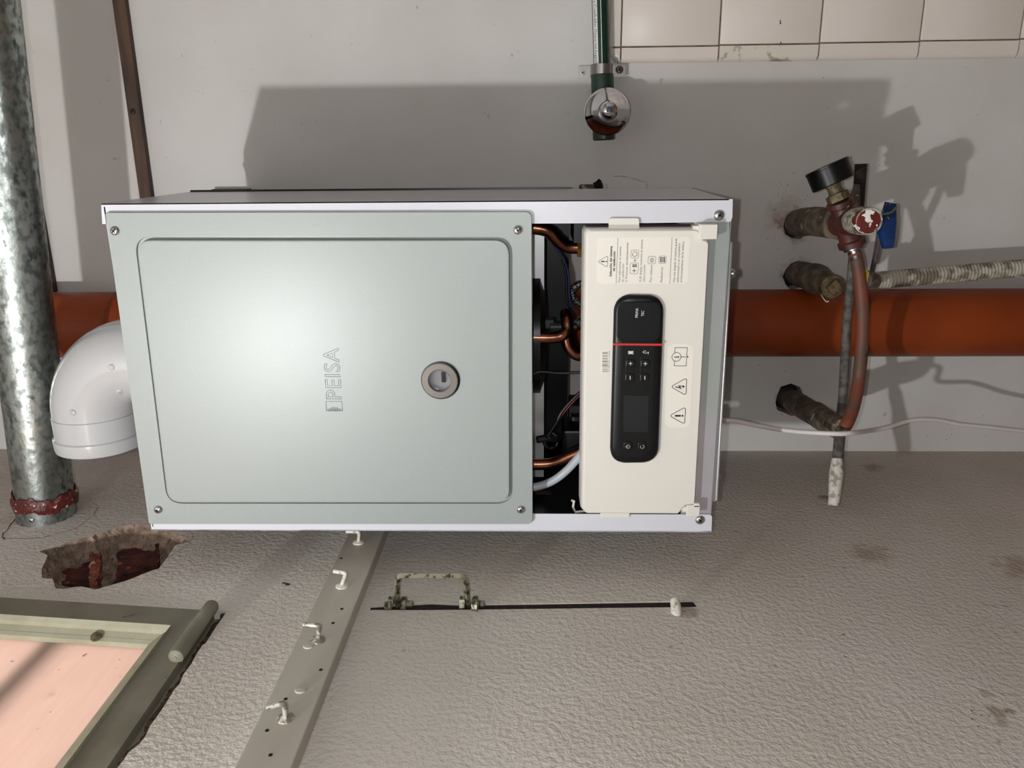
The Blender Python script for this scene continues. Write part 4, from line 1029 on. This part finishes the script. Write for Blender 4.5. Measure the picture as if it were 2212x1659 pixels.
# flecks of dirt on the walls
def flecks(spots, plane, nrm, m, par, seed):
    random.seed(seed); bm = bmesh.new()
    for cu, cv, su, sv, n, r0, r1 in spots:
        for _ in range(n):
            p = plane(random.gauss(cu, su), random.gauss(cv, sv)); r = rnd(r0, r1); a, b = frame_of(nrm); k = random.choice((4, 5, 6)); q = rnd(.5, 1)
            bm.faces.new([bm.verts.new(p+V(nrm)*.0003+(a*math.cos(2*math.pi*i/k)*q+b*math.sin(2*math.pi*i/k))*r*rnd(.7, 1.2)) for i in range(k)])
    return tag(obj('dirt_flecks', bm, m, par), kind='stuff')
flecks([(1690,450,30,35,70,.0003,.0011), (1700,520,14,60,40,.0003,.0010), (1700,860,14,30,26,.0004,.0013), (1640,380,60,50,30,.0003,.0007), (1750,840,60,50,20,.0003,.0007), (2050,930,90,25,16,.0004,.0012), (1340,410,90,18,24,.0003,.0008), (1000,560,500,250,60,.0002,.0006), (1850,300,250,120,30,.0003,.0007)], lambda u, v: P(u, v, WY-.0002), (0,-1,0), M_fleck, back, 3)
flecks([(1850,1195,20,14,22,.0004,.0011), (1500,1200,500,60,40,.0003,.0007), (2150,1540,30,25,14,.0005,.0014)], lambda u, v: S(u, v), (1,0,0), M_fleck, side, 5)
# ---------------- manifold at the lower end
def seg_(name, pts, r, m, parent, n=20, smooth=40, flat=None):
    bm = bmesh.new(); tube(bm, [P(*p) if not isinstance(p, V) else p for p in pts], r, n, flat=flat); return obj(name, bm, m, parent, smooth)
def ringed(bm, a, b, r, pitch=.0022, dr=.0008, n=20):
    a, b = V(a), V(b); L = (b-a).length; pr = []; h = 0
    while h < L: pr += [(r, h), (r+dr, h+pitch*.35), (r, h+pitch*.7)]; h += pitch
    pr.append((r, L)); lathe(bm, pr, a, b-a, n)
gm = P(1828, 480, .215)
man = group('pressure_manifold', P(1722, 484, WY), 'old pipe cross with black gauge on a stub from the wall', 'pipe fitting')
seg_('pipe_stub', [(1716,482,.43),(1740,479,.36),(1762,478,.31)], [.0205, .0215, .0205], M_iron, man)
bm = bmesh.new(); ringed(bm, P(1757, 478, .315), P(1812, 484, .235), .0205); obj('threaded_neck', bm, M_iron, man, 60)
axd = (P(1814, 436, .215)-P(1843, 533, .215)).normalized()
c0 = P(1842, 532, .215); c1 = P(1813.5, 434, .215); Lc = (c1-c0).length
bm = bmesh.new(); lathe(bm, [(.0160, 0), (.0182, .001), (.0182, .008), (.0150, .010), (.0150, Lc*.5-.014), (.0172, Lc*.5), (.0150, Lc*.5+.014), (.0150, Lc-.010), (.0178, Lc-.008), (.0178, Lc-.001), (.016, Lc)], c0, c1-c0, 26)
tube(bm, [P(1808, 483, .243), P(1830, 480, .215), P(1852, 479, .185)], [.0175, .019, .0165], 24); obj('cross_fitting', bm, M_redpl, man, 40)
bm = bmesh.new(); tube(bm, [P(1846, 477, .19), P(1858, 477, .165), P(1878, 478, .135)], [.0165, .0180, .0165], 26); nip = obj('nipple', bm, M_nipple, man, 40)
bm = bmesh.new(); e0, e1 = P(1872, 478, .142), P(1884, 478, .125); lathe(bm, [(.0165, -.006), (.0168, 0), (.0160, .006), (.0135, .0085), (0, .0095)], e0, (e1-e0), 28); obj('end_cap', bm, M_cap, man, 40)
gax = (P(1790, 365, .215)-P(1806, 405, .215)).normalized(); _vd = ray(1797, 385).normalized(); gax = (gax-_vd*gax.dot(_vd)*1.0).normalized()
b0 = P(1813, 434, .215)
bm = bmesh.new(); lathe(bm, [(.0150, 0), (.0150, .010), (.0105, .011), (.0085, .018), (.0105, .022), (.0115, .030)], b0, gax, 6); lathe(bm, [(.009, .01), (.009, .034)], b0, gax, 18); obj('brass_adapter', bm, M_oldbrass, man, 30)
gc0 = P(1801, 398, .215)
bm = bmesh.new(); lathe(bm, [(.0265, 0), (.0280, .0012), (.0282, .0225), (.0288, .023), (.0288, .0258), (.0268, .0268), (.0262, .0245), (0, .0245)], gc0, gax, 44, cap=False)
lathe(bm, [(0, 0), (.0266, .0001)], gc0, gax, 44, cap=False); obj('gauge', bm, M_black, man, 35)
bm = bmesh.new(); e0, e1 = P(1842, 531, .215), P(1848, 553, .212); lathe(bm, [(.0135, 0), (.0130, .006), (.0085, .007), (.0080, .018), (.0088, .0195)], e0, e1-e0, 22); obj('ferrule', bm, M_grey, man, 40)
hose = seg_('supply_hose', curve([P(1845,545,.213), P(1850,560,.212), P(1858,610,.205), P(1863,670,.20), P(1862,740,.198), P(1856,810,.198), P(1848,860,.18), P(1838,895,.163), P(1829,915,.152), P(1822,925,.150)], 6), .0088, M_hose, None, 18)
tag(hose, 'red-brown rubber hose hanging between the gauge cross and the lowest stub', 'hose')
stub = group('capped_stub', P(1722, 593, WY), 'short dirty pipe stub closed with a square brass plug', 'pipe fitting')
seg_('pipe_stub', [(1717,588,.43),(1738,594,.37),(1757,601,.33)], [.0195,.0205,.0195], M_iron, stub)
seg_('coupling', [(1752,598,.335),(1756,600,.33),(1765,604,.31),(1770,607,.30)], [.018,.0225,.0225,.019], M_iron, stub)
seg_('neck', [(1766,604,.305),(1795,618,.262)], [.0185,.0165], M_iron, stub)
e0, e1 = P(1792, 617, .266), P(1801, 621, .252)
bm = bmesh.new(); lathe(bm, [(.0160, -.004), (.0172, 0), (.0172, .010), (.0155, .0115), (.010, .012)], e0, e1-e0, 26); lathe(bm, [(.0125, .011), (.0120, .019), (.0105, .020)], e0, e1-e0, 4); obj('plug', bm, M_oldbrass, stub, 35)
bm = bmesh.new(); tube(bm, curve([P(1776,628,.27), P(1774,636,.262), P(1779,645,.258), P(1786,652,.256), P(1790,650,.255)], 4), .0008, 6); obj('thread_tail', bm, M_hook, stub)
elb = group('elbow_stub', P(1705, 866, WY), 'dirty pipe stub and elbow where the rubber hose ends', 'pipe fitting')
seg_('pipe_stub', [(1700,858,.44),(1722,872,.38),(1748,888,.33),(1768,900,.285)], [.018,.019,.0185,.0175], M_iron, elb)
seg_('elbow', [(1760,893,.292),(1775,904,.25),(1790,913,.198),(1803,920,.178),(1812,926,.158),(1821,924,.150)], [.0185,.0180,.0170,.0165,.0145,.0115], M_iron, elb)
# threaded rod / thin pipe that runs across into the side wall
rod = group('thin_rod', P(1803, 1086, .165), 'thin grey rod from the manifold into the side wall', 'rod')
seg_('rod', [(1850,480,.262),(1838,610,.26),(1829,700,.255),(1821,850,.24),(1812,950,.215)], .0064, M_rod, rod)
seg_('rod_end', [(1814,940,.217),(1809,1000,.195)], .0078, M_rod, rod)
e_ = S(1800, 1087, XS-.03)
bm = bmesh.new(); tube(bm, [P(1808.5, 990, .197), P(1807, 1020, .19), P(1804, 1050, .18), P(1802, 1080, .171), P(1801, 1092, .168)], [.0075, .0100, .0092, .0082, .0080], 16); obj('painted_sleeve', bm, M_paintrod, rod, 40)
bm = bmesh.new(); ringed(bm, P(1860, 354, .26), P(1850, 495, .26), .0078, .0030, .0011, 14); obj('threaded_end', bm, M_rack, rod, 70)
bm = bmesh.new(); tube(bm, [P(1851, 398, .25), P(1847, 425, .25), P(1848, 450, .25)], [.004,.007,.006], 10); obj('clip', bm, M_iron, rod, 60)
# shut-off with blue lever
sv = group('gas_valve', P(1885, 560, .28), 'small valve with blue wing lever and yellow ring beside the manifold', 'valve')
bp = [P(u, v, .19) for u, v in ((1918,437),(1936.5,440.5),(1937.5,480),(1934,515),(1930.5,535),(1911,538),(1906,520),(1901,505),(1906,480),(1911,460))]
bm = bmesh.new(); loft(bm, [shift(bp, (0, .010, 0)), bp, [p.lerp(sum(bp, V((0,0,0)))/len(bp), .12)+V((0,-.002,0)) for p in bp]]); obj('lever', bm, M_blue, sv, 30)
seg_('lever_arm', [(1900,495,.205),(1897,520,.215),(1891,555,.235),(1884,585,.255),(1880,606,.27)], [.006,.0062,.0060,.0056,.0056], M_greybar, sv, 10, 40, .55)
seg_('valve_stem', [(1910,490,.20),(1890,488,.225),(1865,486,.25)], .008, M_iron, sv, 12)
bm = bmesh.new(); tube(bm, [P(1866, 598, .285), P(1877, 600, .285)], .0100, 16); obj('yellow_ring', bm, M_yellow, sv, 40)
seg_('valve_body', [(1868,592,.29),(1880,606,.285),(1890,607,.29)], [.011,.0125,.011], M_iron, sv, 16)
bm = bmesh.new(); tube(bm, curve([P(1850,466,.205), P(1868,458,.17), P(1890,463,.16), P(1912,462,.17), P(1926,458,.18), P(1936,448,.185)], 6), .0014, 8); o = obj('green_string', bm, M_greenstr, None, True); tag(o, 'green string looped over the manifold to the blue lever', 'string')
# corrugated conduit along the wall
cdt = bmesh.new(); q0, q1 = P(1888, 606, .325), P(2230, 577, .345)
ringed(cdt, q0, q1+(q1-q0)*1.2, .0118, .0052, .0016, 18); o = obj('corrugated_conduit', cdt, M_conduit, None, 70); tag(o, 'lime-spattered corrugated conduit running along the back wall', 'conduit')
# white cable
cp = [(1540,905,.18),(1562,908,.18),(1592,910,.18),(1640,920,.18),(1700,930,.16),(1760,935,.14),(1815,937,.128),(1850,934,.14),(1885,929,.19),(1920,922,.21),(1955,911,.23),(1990,905.5,.24),(2030,908,.25),(2080,917,.26),(2140,923,.27),(2212,931,.28),(2290,938,.29)]
bm = bmesh.new(); tube(bm, curve([P(*p) for p in cp], 6), .0034, 12); o = obj('white_cable', bm, M_cable, None, True); tag(o, 'thin white power cable hanging from under the boiler', 'cable')
